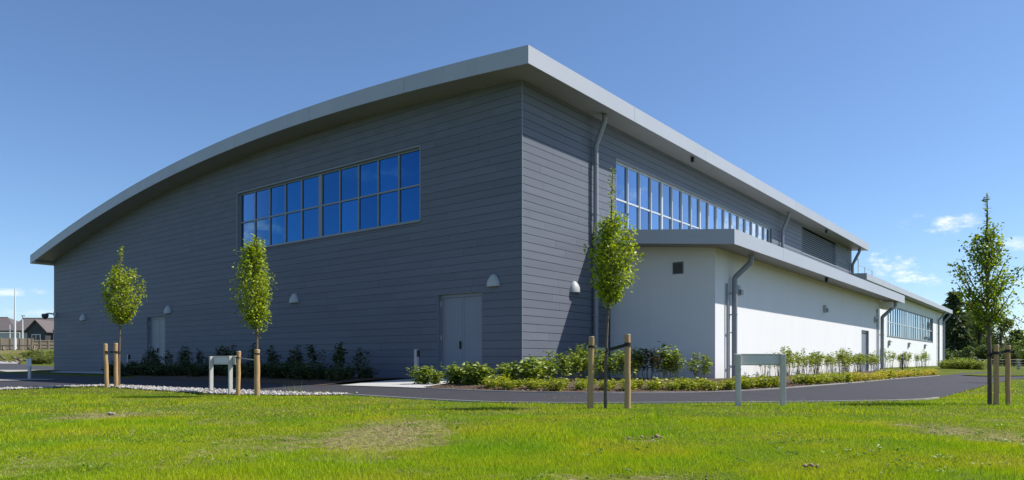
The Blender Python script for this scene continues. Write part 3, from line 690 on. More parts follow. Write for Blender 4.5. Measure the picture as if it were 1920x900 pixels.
# ------------------------------------------------------------------ white rear wing
wing = empty('rear_wing', (C0[0], C0[1], 0), ROT, 'white rendered wing behind the annex with a long window of narrow panes', 'building')
W0, W1, WQ, WZ = 40.6, 87.6, .2, 6.5
ws = lambda u, d, z: (u, -WQ - d, z)
WW = (52.5, 79.2, 2.75, 5.45)
w = MB(); wall_rows(w, W0, W1, -.3, WZ, [WW], ws, -.3, 0.)
w.box(W0, W0 + .3, .1, 20, -.3, WZ + .4); w.box(W1 - .3, W1, .1, 20, -.3, WZ); w.box(W0 + .3, W1 - .3, 19.7, 20, -.3, WZ + .4); w.build('wall', 'white_render', wing)
WR = 1.12
rf = MB(); rf.prism([(-WR, 6.50), (20.5, 7.6), (20.5, 7.98), (-WR, 6.86)], 0, 39.95, 88.6); wr = rf.build('roof', 'soffit_metal', wing)
fa = MB(); fa.prism([(-WR - .03, 6.48), (8, 6.95), (8, 7.4), (-WR - .03, 6.93)], 0, 39.91, 39.948); fa.build('verge_fascia', 'fascia_metal', wing)
fa = MB(); t_ = 39.95
while t_ < 88.5:
    e_ = min(t_ + 6, 88.6); fa.box(t_, e_ - .012, -WR - .03, -WR - .002, 6.48, 6.93); t_ = e_
fa.build('eaves_fascia', 'fascia_metal', wing)
n_ = 24; pw = (WW[1] - WW[0] - .14) / n_; bars = [WW[0] + .07 + pw * i for i in range(1, n_)]
ww = strip_window('window', ws, *WW, 4.0, bars, .10, wing, 'frame_grey', 'frame_pale')
for t_ in (53.2, 63.0, 73.0):
    f = MB(); f.box(t_ - .25, t_ + .25, -WQ - .12, -WQ - .002, 1.9, 2.35); f.prism([(-WQ - .1, 2.3), (-WQ - .30, 2.18), (-WQ - .30, 2.25), (-WQ - .1, 2.42)], 0, t_ - .3, t_ + .3); f.build('wall_light', 'light_shell', wing)
downpipe(wing, 82.6, WQ, 6.48, -.1, .95, r=.11, dt=.6, drop=.8); downpipe(wing, 87.3, WQ, 6.48, -.1, .95, r=.11, dt=.6, drop=.8)
f = MB()
for t_, h in ((41.2, 1.3), (43.4, .9), (46, .9)): f.tube([(t_, -.3, 6.9), (t_, -.3, 6.9 + h)], .025)
f.tube([(41.2, -.3, 7.75), (46, -.3, 7.75)], .02); f.tube([(41.2, -.3, 8.2), (40.9, .2, 7.6)], .02); f.build('roof_guardrail', 'galvanised', wing)

# ------------------------------------------------------------------ street furniture on the lawn
def place(px, py): x, y = at(px, py); return x, y, gz(x, y)
def stake(px, py, top_px, top_py, dia, label, square=False):
    x, y, z = place(px, py); h = (py - top_py) / F * y + .05; lean = (top_px - px) / F * y
    o = empty('tree_stake', (x, y, z), 0, label, 'stake'); f = MB(); r = dia / 2; n = 7
    f.tube([(lean * i / n + .004 * math.sin(i * 2.1 + px), .0 + .003 * math.cos(i * 1.7), -.15 + (h + .15) * i / n - (.012 if i == n else 0)) for i in range(n + 1)], [r * (1.04 - .05 * i / n) for i in range(n + 1)], 14)
    f.build('shaft', 'stake_wood', o, smooth=True)
    f = MB(); f.lathe([(r * .985, -.012), (r * .97, .004), (r * .88, .011)], (lean, 0, h), 14); f.build('sawn_end', 'stake_end', o, smooth=True)
    return x, y, z, h, lean
S1 = stake(201, 727, 197.5, 648, .115, 'round timber tree stake, leftmost on the lawn by the thin young tree')
S2 = stake(218, 726.5, 217, 647, .115, 'round timber tree stake touching the trunk of the leftmost young tree')
S3 = stake(446, 741, 447.5, 663, .10, 'round timber tree stake just right of the small angled sign frame')
S4 = stake(482, 743, 482, 660, .125, 'round timber tree stake in front of the trunk of the dense narrow tree')
S5 = stake(1106, 766, 1109.5, 637, .105, 'slightly leaning timber stake left of the middle young tree')
S6 = stake(1177, 766, 1176.5, 633, .105, 'upright timber stake right of the middle young tree')
S7 = stake(1868, 759, 1868, 652, .088, 'timber stake nearest the trunk of the right young tree')
S8 = stake(1890, 759, 1889.5, 653, .086, 'rightmost timber stake beside the right young tree')
def tie(name_pts, label, bands, m='rubber', hgt=.05):
    o = empty('tree_tie', name_pts[0], 0, label, 'tree tie'); base = Vector(name_pts[0])
    f = MB(); P_ = [Vector(p) - base for p in name_pts]
    for a, b in zip(P_[:-1], P_[1:]):
        d = (b - a); nrm_ = Vector((-d.y, d.x, 0)).normalized() * .006; up = Vector((0, 0, hgt / 2))
        f.hexa([a - nrm_ - up, b - nrm_ - up, b + nrm_ - up, a + nrm_ - up, a - nrm_ + up, b - nrm_ + up, b + nrm_ + up, a + nrm_ + up])
    f.build('strap', m, o)
    for (cx, cy, cz, r) in bands:
        f = MB(); f.tube([(cx - base.x, cy - base.y, cz - base.z - hgt / 2 - .004), (cx - base.x, cy - base.y, cz - base.z + hgt / 2 + .004)], r, 16)
        f.build('band', 'rubber', o)

# ---- young street trees
def young_tree(px, py, prof, leader, label, trunk_r, n_br, n_leaf, leaf=.065, m='tree_leaf', extra=(), lean=0., seed=1, twig_gap=.0):
    """prof: [(pixel row, left half width, right half width)] from the bottom of the crown up; leader: pixel row of the tip"""
    x, y, z = place(px, py); k = y / F; rs = random.Random(seed)
    o = empty('young_tree', (x, y, z), 0, label, 'tree')
    H = (py - leader) * k; zb = (py - prof[0][0]) * k; zc = (py - prof[-1][0]) * k
    zz = [(py - p[0]) * k for p in prof]; rl = [p[1] * k for p in prof]; rr = [p[2] * k for p in prof]
    f = MB(); n = 14
    def tx(h): return lean * k * h / H + .012 * math.sin(h * 2.1 + seed), .01 * math.sin(h * 1.7 + seed * 2)
    f.tube([(*tx(H * i / n), -.1 if i == 0 else H * i / n) for i in range(n + 1)], [trunk_r * (1 - .55 * min(1, H * i / n / zc)) * (1 if H * i / n < zc else max(.25, 1 - (H * i / n - zc) / (H - zc + .01))) + .003 for i in range(n + 1)], 9)
    P_ = []; D_ = []
    def radius(h, ca):
        return float(np.interp(h, zz, rr if ca > 0 else rl)) * (.35 + .65 * abs(ca)) + float(np.interp(h, zz, [(a + b) / 2 for a, b in zip(rl, rr)])) * .65 * (1 - abs(ca))
    per = max(4, n_leaf // n_br)
    for i in range(n_br):
        a = i * 2.39996 + rs.uniform(-.3, .3); u = (i + .5) / n_br
        he = zb + (zc - zb) * (.06 + .94 * u ** .85) * rs.uniform(.94, 1.04); he = min(max(he, zb + .03), zc)
        re = radius(he, math.cos(a)) * rs.uniform(.6, 1.08) + .02
        hs = max(zb - .12 * (zc - zb) * rs.random(), he - re * rs.uniform(1.0, 1.9) - .08)
        pts = []
        for j in range(6):
            w_ = j / 5; rad = re * w_ ** .8; h = hs + (he - hs) * w_ ** 1.25; b0 = tx(h)
            pts.append((b0[0] + math.cos(a + .25 * w_) * rad, b0[1] + math.sin(a + .25 * w_) * rad, h))
        f.tube(pts, [trunk_r * .34 * (1 - .8 * j / 5) + .002 for j in range(6)], 5, False)
        A = np.array(pts)
        for _ in range(per):
            w_ = rs.uniform(.12, 1.05); q = min(w_, 1) * 5; j = min(4, int(q)); p = A[j] + (A[j + 1] - A[j]) * (q - j)
            sp = .032 + .04 * (1 - abs(w_ - .6)) ; p = p + rng.normal(size=3) * sp
            P_.append(p); d = np.array([math.cos(a), math.sin(a), .25]) * .6 + rng.normal(size=3) * .75; d[2] -= .15; D_.append(d)
    for h in np.arange(zc * .93, H, .035):                              # leafy leader
        for _ in range(2 if rs.random() < .75 else 1):
            b0 = tx(h); a = rs.uniform(0, 6.28); P_.append(np.array([b0[0], b0[1], h])); D_.append([math.cos(a), math.sin(a), .6]);
            P_.append(np.array([b0[0] + math.cos(a) * .035, b0[1] + math.sin(a) * .035, h + .02])); D_.append([math.cos(a + 1), math.sin(a + 1), .2])
    for ex, ey, bx, by in extra:                                        # single shoots that stick out
        A = np.array([((bx - px) * k, 0., (py - by) * k), ((ex - px) * k, rs.uniform(-.1, .1), (py - ey) * k)])
        f.tube([tuple(A[0]), tuple((A[0] + A[1]) / 2 - np.array([0, 0, .03])), tuple(A[1])], [.008, .006, .002], 5, False)
        for w_ in np.linspace(.25, 1.03, 26): P_.append(A[0] + (A[1] - A[0]) * w_ + rng.normal(size=3) * .03); D_.append(np.array([A[1][0] - A[0][0], 0, .2]) * .8 + rng.normal(size=3) * .7)
    f.build('trunk', 'bark', o, smooth=True)
    lm = leaf_mesh('crown', P_, D_, rng.uniform(.7, 1.25, len(P_)) * leaf, m, aspect=.62); link('crown', lm, o)
    return x, y, z, k
Y1 = young_tree(223, 726, [(597, 5, 5), (580, 18, 20), (563, 30, 34), (545, 36, 37), (530, 30, 37), (515, 16, 34), (500, 9, 12)], 462, 'leftmost young tree, thin with a tapering round green crown', .034, 44, 3600, .08, seed=3, lean=4, extra=((190, 541, 215, 560), (252, 512, 232, 545)))
Y2 = young_tree(483, 743, [(605, 5, 5), (592, 16, 18), (570, 28, 24), (548, 36, 27), (525, 32, 30), (505, 26, 25), (480, 24, 16), (462, 15, 12), (450, 8, 7)], 440, 'dense narrow young tree with an upright oval green crown', .036, 56, 5200, .064, seed=5, lean=-6)
Y3 = young_tree(1134, 766, [(557, 6, 6), (540, 20, 22), (520, 28, 36), (495, 34, 44), (470, 34, 46), (450, 30, 42), (430, 20, 36), (410, 12, 22), (398, 8, 9)], 314, 'middle young tree with a leafy crown and a long thin leader shoot', .026, 48, 3900, .062, seed=9, lean=16, extra=((1097, 458, 1130, 505), (1200, 478, 1160, 505), (1104, 500, 1136, 520), (1183, 428, 1155, 460)))
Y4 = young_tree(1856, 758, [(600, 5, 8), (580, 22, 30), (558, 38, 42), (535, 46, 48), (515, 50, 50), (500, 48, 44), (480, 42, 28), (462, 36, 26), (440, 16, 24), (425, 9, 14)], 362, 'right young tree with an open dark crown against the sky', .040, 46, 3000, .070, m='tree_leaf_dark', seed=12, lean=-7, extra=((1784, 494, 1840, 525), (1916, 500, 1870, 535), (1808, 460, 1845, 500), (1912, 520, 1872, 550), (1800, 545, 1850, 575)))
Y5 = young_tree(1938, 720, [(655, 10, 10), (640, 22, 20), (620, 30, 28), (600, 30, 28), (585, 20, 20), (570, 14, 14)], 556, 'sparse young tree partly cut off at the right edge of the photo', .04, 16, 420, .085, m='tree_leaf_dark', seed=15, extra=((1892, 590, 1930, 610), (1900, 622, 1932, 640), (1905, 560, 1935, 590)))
x1, y1, z1, _ = Y1
tie([(S1[0] - .05, S1[1], S1[2] + S1[3] - .24), (S2[0], S2[1] - .02, S2[2] + S2[3] - .26), (x1 + .02, y1, z1 + S2[3] - .27)], 'black strap tying the leftmost young tree to its two stakes', [(S1[0] - .01, S1[1], S1[2] + S1[3] - .24, .066), (S2[0], S2[1], S2[2] + S2[3] - .26, .066), (x1, y1, z1 + S2[3] - .27, .045)])
tie([(S3[0], S3[1], S3[2] + S3[3] - .15), (S4[0], S4[1], S4[2] + S4[3] - .24)], 'pale thin strap between the stakes of the dense narrow tree', [(S3[0] + .005, S3[1], S3[2] + S3[3] - .14, .06), (S4[0], S4[1], S4[2] + S4[3] - .09, .070)], 'strap_pale', .022)
x3, y3, z3, _ = Y3
tie([(S5[0] + .04, S5[1], S5[2] + S5[3] - .17), (x3 + .035, y3 - .02, z3 + S6[3] - .27)], 'pale strap from the leaning stake to the middle young tree', [(S5[0] + .028, S5[1], S5[2] + S5[3] - .17, .061)], 'strap_pale', .035)
tie([(x3 + .035, y3, z3 + S6[3] - .27), (S6[0], S6[1], S6[2] + S6[3] - .17)], 'black rubber strap from the upright stake to the middle young tree', [(x3 + .036, y3, z3 + S6[3] - .27, .032), (S6[0], S6[1], S6[2] + S6[3] - .17, .061)], 'rubber', .06)
x4, y4, z4, _ = Y4
tie([(x4, y4, z4 + S7[3] - .17), (S7[0], S7[1] - .046, S7[2] + S7[3] - .15), (S8[0], S8[1], S8[2] + S8[3] - .10)], 'black strap tying the right young tree to its two stakes', [(x4, y4, z4 + S7[3] - .19, .048), (S7[0], S7[1], S7[2] + S7[3] - .15, .051), (S8[0], S8[1], S8[2] + S8[3] - .10, .050)], 'rubber', .045)

# ---- small galvanised sign frames seen from behind
def sign_frame(pa, pb, top_a, top_b, label, post_w, over):
    xa, ya, za = place(*pa); xb, yb, zb = place(*pb); mx_, my_ = (xa + xb) / 2, (ya + yb) / 2; L_ = math.hypot(xb - xa, yb - ya); rz = math.atan2(yb - ya, xb - xa)
    o = empty('sign_frame', (mx_, my_, (za + zb) / 2), rz, label, 'sign frame'); h = ((pa[1] - top_a) / F * ya + (pb[1] - top_b) / F * yb) / 2
    for s_ in (-1, 1):
        f = MB(); cx = s_ * L_ / 2; f.box(cx - post_w / 2, cx + post_w / 2, -post_w / 2, post_w / 2, -.15, h); q = f.build('post', 'galvanised', o, bevel=.008)
        f = MB(); f.box(cx - post_w / 2 - .003, cx + post_w / 2 + .003, -post_w / 2 - .003, post_w / 2 + .003, h - .28, h - .265); f.build('clamp', 'galvanised', q)
    xl, xr = -L_ / 2 - over[0], L_ / 2 + over[1]; yb_ = post_w / 2 + .004
    f = MB(); f.box(xl, xr, yb_, yb_ + .006, h - .165, h - .02); f.build('panel', 'plate_back', o)
    for zz in (h - .01, h - .185):
        f = MB(); f.box(xl, xr, yb_ - .002, yb_ + .035, zz - .02, zz + .018); f.build('rail', 'galvanised', o, bevel=.004)
sign_frame((396, 735), (432, 739.5), 668, 668, 'small galvanised two-post sign frame beside the dense narrow tree', .085, (.03, .22))
sign_frame((1384, 761), (1468, 761), 664, 664, 'galvanised two-post sign frame in front of the white annex wall', .085, (.06, .04))

# ---- posts by the doors and at the left
def button_post(px, py, top, label, w=.075, box=True):
    x, y, z = place(px, py); h = (py - top) / F * y; o = empty('button_post', (x, y, z), ROT, label, 'post')
    f = MB(); f.box(-w / 2, w / 2, -w / 2, w / 2, -.1, h); f.build('shaft', 'trim_metal', o, bevel=.006)
    f = MB(); f.box(-.03, .06, -w / 2 - .05, -w / 2 - .001, h - .22, h - .03); f.build('button_box', 'black', o, bevel=.006)
button_post(780.5, 715, 655, 'slim grey post with a black box at the left corner of the door apron', .10)
button_post(869, 711.5, 655, 'slim grey post with a black box in front of the double door', .07)
button_post(240.5, 702, 664, 'slim grey post with a black box near the far left double door', .09)
x, y, z = place(55.5, 711.5); k = y / F; o = empty('marker_post', (x, y, z), .1, 'short grey marker post with a plate beside the left path', 'post')
f = MB(); f.box(-.05, .05, -.04, .04, -.1, 24 * k); f.build('shaft', 'galvanised', o)
f = MB(); f.box(-.10, .10, -.06, -.042, 24 * k, 39 * k); f.box(-.10, .10, -.042, .05, 37.5 * k, 39 * k); f.build('plate', 'frame_pale', o, bevel=.01)
x, y = from_local(31.0, -4.9); z = gz(x, y); o = empty('bollard', (x, y, z), ROT, 'short dark bollard standing in the bed past the white annex door', 'bollard')
f = MB(); f.lathe([(.055, -.1), (.055, .92), (.05, .98), (.03, 1.0), (.01, 1.01)], seg=16); f.build('shaft', 'dark_metal', o, smooth=True)
f = MB(); f.lathe([(.057, .78), (.057, .86)], seg=16); f.build('band', 'frame_pale', o)

# ------------------------------------------------------------------ planting
def shrub_data(h, r, n_stem, n_leaf, leaf, m, bare=.2, droop=.3, seed=0, aspect=.45, stem_r=.006, wide=1.0):
    rs = random.Random(seed); f = MB(); P_ = []; D_ = []
    for i in range(n_stem):
        a = rs.uniform(0, 6.283); rr = r * math.sqrt(rs.random()); hh = h * rs.uniform(.7, 1.05) * (1 - .25 * (rr / r) ** 2)
        bx, by = math.cos(a) * rr * .35, math.sin(a) * rr * .35
        pts = [(bx + (math.cos(a) * rr - bx) * w_ ** 1.2 + .012 * math.sin(w_ * 5 + i), by + (math.sin(a) * rr - by) * w_ ** 1.2, -.04 + (hh + .04) * w_) for w_ in (0, .35, .7, 1)]
        f.tube(pts, [stem_r, stem_r * .8, stem_r * .6, stem_r * .3], 5, False); A = np.array(pts)
        for j in range(n_leaf // n_stem):
            w_ = bare + (1 - bare) * rs.random() ** .8; q = min(w_, .999) / .3501 if w_ < .35 else 1 + (w_ - .35) / .35; q = min(q, 2.99); jj = int(q)
            p = A[jj] + (A[jj + 1] - A[jj]) * (q - jj) + rng.normal(size=3) * np.array([.03, .03, .02]) * (1 + r); b_ = rs.uniform(0, 6.283)
            P_.append(p); D_.append([math.cos(b_), math.sin(b_), rs.uniform(-droop, .55)])
    return f.data('stems', 'stem'), leaf_mesh('foliage', P_, D_, rng.uniform(.65, 1.2, len(P_)) * leaf, m, aspect=aspect)
def shrub(name, data, loc, rz, s, label, cat, group=None):
    o = empty(name, loc, rz, label, cat, group); o.scale = (s, s, s); link('stems', data[0], o); link('foliage', data[1], o); return o
leafy = [shrub_data(.46, .27, 16, 520, .115, 'shrub_leaf', .15, .55, 20 + i, .40) for i in range(3)]
tall = [shrub_data(.95, .34, 12, 560, .095, 'shrub_leaf', .35, .35, 40 + i, .5) for i in range(3)]
redd = shrub_data(.85, .32, 11, 460, .09, 'reddish_leaf', .4, .35, 50, .5)
cover = [shrub_data(.27, .27, 22, 380, .085, 'cover_leaf', .05, .05, 60 + i, .42, .003) for i in range(4)]
gold = [shrub_data(.24, .24, 22, 380, .06, 'golden_leaf', .05, .15, 70 + i, .45, .003) for i in range(3)]
thin = [shrub_data(1.05, .24, 7, 170, .10, 'bush_leaf', .55, .3, 80 + i, .5, .007) for i in range(4)]
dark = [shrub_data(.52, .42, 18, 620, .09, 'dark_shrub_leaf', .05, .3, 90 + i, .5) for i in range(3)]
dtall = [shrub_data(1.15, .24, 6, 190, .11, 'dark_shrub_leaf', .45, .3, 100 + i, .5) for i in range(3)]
def put(name, pool, px, py, h_px, label, cat, group=None, i=[0], base_h=None):
    i[0] += 1; d = pool[i[0] % len(pool)] if isinstance(pool, list) else pool; x, y, z = place(px, py)
    hh = max(v.co.z for v in d[1].vertices); s = h_px / F * y / hh
    return shrub(name, d, (x, y, z + .03), random.uniform(0, 6.28), s, label, cat, group)
for px, py, hp, lb in ((791, 722, 36, 'drooping leafy shrub at the left end of the sunlit bed by the grey post'), (816, 722, 28, 'small drooping shrub second along the sunlit bed beside the apron'), (853, 724, 44, 'broad leafy shrub in front of the left door leaf'),
                       (876, 725, 46, 'leafy shrub with pale new growth in front of the double door'), (903, 725, 46, 'dense rounded leafy shrub right of the double door'), (955, 724, 48, 'rounded leafy shrub in front of the hall corner'),
                       (985, 724, 50, 'leafy shrub against the sunlit corner of the hall'), (1008, 722, 58, 'upright leafy shrub right of the hall corner')):
    put('leafy_shrub', leafy, px, py, hp, lb, 'shrub')
for px, py, hp, lb, d in ((1045, 720, 62, 'spreading shrub over the slanting shadow on the hall wall', tall), (1072, 719, 66, 'tall shrub below the bell light left of the downpipe', tall), (1096, 718, 74, 'tall leafy shrub at the foot of the hall downpipe', tall), (1126, 718, 70, 'tall shrub behind the black tree strap', tall),
                          (1160, 718, 70, 'tall shrub behind the upright stake of the middle tree', tall), (1192, 717, 68, 'tall shrub right of the upright stake against the white gable', tall), (1217, 716, 64, 'shrub with reddish leaves against the shaded white gable', redd), (1248, 715, 74, 'tallest shrub against the shaded white gable', tall), (1262, 716, 60, 'leafy shrub right of the tallest one on the white gable', tall), (1312, 714, 52, 'loose spreading shrub near the white annex corner', tall)):
    put('tall_shrub', d, px, py, hp, lb, 'shrub')
random.seed(21)
n = len(bed_edge); G1 = 'low yellow-green groundcover clumps along the bed edge'; G2 = 'golden groundcover clumps towards the far end of the bed'
i_a, i_b, i_c = nearest(bed_edge, at(915, 735.5)), nearest(bed_edge, at(1575, 721)), n - 1
def put_xy(name, pool, x, y, s, label, cat, group):
    d = random.choice(pool); return shrub(name, d, (x, y, gz(x, y) + .04), random.uniform(0, 6.28), s, label, cat, group)
seglen = np.r_[0, np.cumsum(np.hypot(*np.diff(bed_edge, axis=0).T))]
def along(d):
    i = int(np.clip(np.searchsorted(seglen, d), 1, n - 1)); w_ = (d - seglen[i - 1]) / (seglen[i] - seglen[i - 1] + 1e-9); p = bed_edge[i - 1] * (1 - w_) + bed_edge[i] * w_
    q = wall_line[i - 1] * (1 - w_) + wall_line[i] * w_; return p, q
d = seglen[i_a]
while d < seglen[-1] - .3:
    p, q = along(d); L_ = np.linalg.norm(q - p); u = (q - p) / L_; near = d < seglen[i_b]
    for off in ((.55, 1.05) if L_ > 1.6 else (.5,)):
        if random.random() < .12: continue
        c = p + u * (off + random.uniform(-.1, .12)); s_ = random.uniform(.75, 1.15)
        if near: put_xy('groundcover_clump', cover, *c, s_, 'low bushy yellow-green groundcover clump at the edge of the mulch bed', 'plant', G1)
        else: put_xy('golden_clump', gold if random.random() < .94 else cover, *c, s_ * 1.15, 'low golden groundcover clump in the far part of the bed', 'plant', G2)
    d += .56 if near else .62
G3 = 'slender bare-stemmed shrubs along the sunlit white annex wall'
for i in range(34):
    t_ = 8.2 + i * .52 + random.uniform(-.15, .15); q_ = -AQ - random.uniform(.45, .9); x, y = from_local(t_, q_)
    shrub('slender_shrub', random.choice(thin), (x, y, gz(x, y)), random.uniform(0, 6.28), random.uniform(.95, 1.25), 'slender shrub on bare stems against the sunlit white annex wall', 'shrub', G3)
G4 = 'slender shrubs along the rear wing wall'
for i in range(16):
    t_ = 34 + i * 1.9 + random.uniform(-.4, .4); q_ = -2.2 + random.uniform(-.4, .4) if t_ < 40 else -1.2 - random.uniform(0, 1.2); x, y = from_local(t_, q_)
    shrub('slender_shrub', random.choice(thin), (x, y, gz(x, y)), random.uniform(0, 6.28), random.uniform(1.3, 1.75), 'slender shrub standing along the white rear wing wall', 'shrub', G4)
G5 = 'dark low shrubs in the shaded bed along the front wall'
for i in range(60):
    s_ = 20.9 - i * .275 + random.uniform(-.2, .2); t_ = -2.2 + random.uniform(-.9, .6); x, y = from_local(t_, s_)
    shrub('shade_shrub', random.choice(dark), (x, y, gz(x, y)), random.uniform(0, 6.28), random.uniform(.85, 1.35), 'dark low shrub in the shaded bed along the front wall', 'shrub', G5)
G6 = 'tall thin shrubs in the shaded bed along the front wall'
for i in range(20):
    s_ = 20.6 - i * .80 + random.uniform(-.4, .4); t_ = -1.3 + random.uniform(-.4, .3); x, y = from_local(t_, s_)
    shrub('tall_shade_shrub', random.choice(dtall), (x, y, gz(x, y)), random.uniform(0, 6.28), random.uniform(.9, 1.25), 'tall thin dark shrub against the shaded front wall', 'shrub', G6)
# bark chips and pebbles
ch = []; sz = []
for i in range(2600):
    d = random.uniform(0, seglen[-1]); p, q = along(d); L_ = np.linalg.norm(q - p); c = p + (q - p) / L_ * random.uniform(.03, min(L_, 2.4)) ; ch.append((*c, gz(*c) + .055)); sz.append(random.uniform(.012, .04))
tag(link('bark_chips', rock_mesh('bark_chips', ch, sz, 'chip', .45)), 'reddish brown bark chips spread over the planting bed', 'mulch', kind='stuff')
ch = []; sz = []
for i in range(3600):
    j = random.randrange(len(GR_IN)); w_ = random.random(); c = GR_IN[j] * w_ + GR_OUT[j] * (1 - w_) + rng.normal(size=2) * .08; ch.append((*c, gz(*c) + .03)); sz.append(random.uniform(.015, .05))
tag(link('gravel', rock_mesh('gravel', ch, sz, 'stone', .7)), 'white and grey pebbles along the edge of the path', 'gravel', kind='stuff')
ch = []; sz = []
for cx, cy, a, b_, amp in PATCH:
    for i in range(int(60 * amp * max(.4, a * b_ / 1.2))):
        p = (cx + rng.normal() * a * .5, cy + rng.normal() * b_ * .5); ch.append((*p, gz(*p) + .006)); sz.append(random.uniform(.005, .018) * (1 if random.random() < .95 else 1.6))
for i in range(90): p = (random.uniform(-7, 7), random.uniform(5, 13)); ch.append((*p, gz(*p) + .004)); sz.append(random.uniform(.005, .013))
tag(link('small_stones', rock_mesh('small_stones', ch, sz, 'field_stone', .6)), 'small stones scattered over the bare patches of the lawn', 'stones', kind='stuff')
for px, py, s_, lb in ((1232, 824, .036, 'largest brown earth clod in the middle of the lawn'), (1178, 826, .024, 'small brown earth clod left of the largest clod'), (1203, 824.5, .022, 'tiny earth clod between two others on the lawn'), (1521, 880, .035, 'dark clod in the grass at the bottom right of the lawn'), (207, 779, .05, 'pale stone on the bare patch at the left of the lawn')):
    x, y, z = place(px, py); me_ = rock_mesh('earth_clod', [(0, 0, .03), (.05, .01, .02), (-.04, .02, .02)], [s_, s_ * .7, s_ * .6], 'stone' if 'pale' in lb else 'clod', .7); o = link('earth_clod', me_); o.location = (x, y, z); tag(o, lb, 'clod')

# ------------------------------------------------------------------ grass
def lawn_ok(x, y, margin=.0):
    path_poly = np.concatenate([INNER, OUTER[::-1]]); gr = np.concatenate([GR_IN, GR_OUT[::-1]])
    bed = np.concatenate([bed_edge, wall_line[::-1]])
    t, s = to_local(x, y)
    front_side = inside(np.concatenate([OUTER, [(60, 30), (60, -20), (-60, -20), (-60, 10)]]), x, y)
    return front_side & ~inside(path_poly, x, y) & ~inside(gr, x, y)
def cheap_noise(x, y, seed):
    r_ = np.random.default_rng(seed); v = np.zeros_like(x)
    for i in range(9):
        a = r_.uniform(0, 6.28); k = 1.3 * 1.5 ** (i % 5); v += np.sin((x * math.cos(a) + y * math.sin(a)) * k + r_.uniform(0, 6.28)) / (1 + i * .25)
    return v / 3
def grass():
    V = []
    def batch(n, y0, y1, hgt, wid):
        y = np.sqrt(rng.uniform(y0 ** 2, y1 ** 2, n)); x = y * rng.uniform(-.76, .76, n)
        s = soil_mask(x, y) + .26 * cheap_noise(x * 1.6, y * 1.6, 4) + .10 * sstep(1.5, -3, x) ; keep = (rng.uniform(0, 1, n) > np.clip((s - .18) * 1.3 + .5 * cheap_noise(x * 6, y * 6, 5) * (s > .1), 0, .82)) & lawn_ok(x, y)
        x, y, s = x[keep], y[keep], s[keep]; n = len(x); z = ground_z(x, y)
        lush = .5 + .5 * np.clip(cheap_noise(x, y, 9) + .35, 0, 1.2); lush *= np.clip(1.1 - s * .7, .35, 1.1)
        h = hgt * lush * rng.uniform(.45, 1.25, n); w_ = wid * rng.uniform(.6, 1.3, n); a = rng.uniform(0, 6.283, n); la = rng.uniform(0, 6.283, n); l = h * rng.uniform(.1, .75, n)
        base = np.stack([x, y, z - .004], 1); sd_ = np.stack([np.cos(a) * w_, np.sin(a) * w_, np.zeros(n)], 1) / 2; ln = np.stack([np.cos(la) * l, np.sin(la) * l, h], 1)
        V.append(np.stack([base - sd_, base + sd_, base + ln], 1))
    batch(210000, 4.7, 7.0, .048, .0036); batch(170000, 7.0, 10.5, .05, .0055); batch(110000, 10.5, 17, .048, .010); batch(40000, 17, 30, .05, .02)
    for px, py, hp, n in ((1240, 788, 38, 60), (1215, 800, 30, 30), (555, 736, 26, 16), (545, 740, 16, 30), (1500, 757, 14, 14), (600, 741, 14, 25), (655, 742, 10, 16), (1695, 812, 40, 2), (1140, 765, 18, 40), (1310, 760, 12, 30), (980, 772, 14, 40), (920, 806, 16, 50), (860, 822, 18, 40), (222, 830, 30, 2), (385, 738, 12, 18), (1270, 770, 24, 30), (1050, 748, 8, 20), (130, 886, 12, 40), (1420, 758, 12, 40), (1720, 757, 14, 40), (1660, 757, 12, 40)):
        cx, cy = at(px, py); k = cy / F
        x = cx + rng.normal(size=n) * 14 * k * (n > 3); y = cy + rng.normal(size=n) * .08; z = ground_z(x, y); h = hp * k * rng.uniform(.5, 1.05, n); a = rng.uniform(0, 6.28, n); w_ = .006
        base = np.stack([x, y, z], 1); sd_ = np.stack([np.cos(a) * w_, np.sin(a) * w_, np.zeros(n)], 1) / 2; ln = np.stack([np.cos(a + 1) * h * .25, np.sin(a + 1) * h * .25, h], 1); V.append(np.stack([base - sd_, base + sd_, base + ln], 1))
    v = np.concatenate(V).reshape(-1, 3); i = np.arange(len(v)).reshape(-1, 3)
    tag(link('grass', np_mesh('grass', v, i, 'grass_blade', 3)), 'bright yellow-green grass blades of the patchy new lawn', 'grass', kind='stuff')
grass()
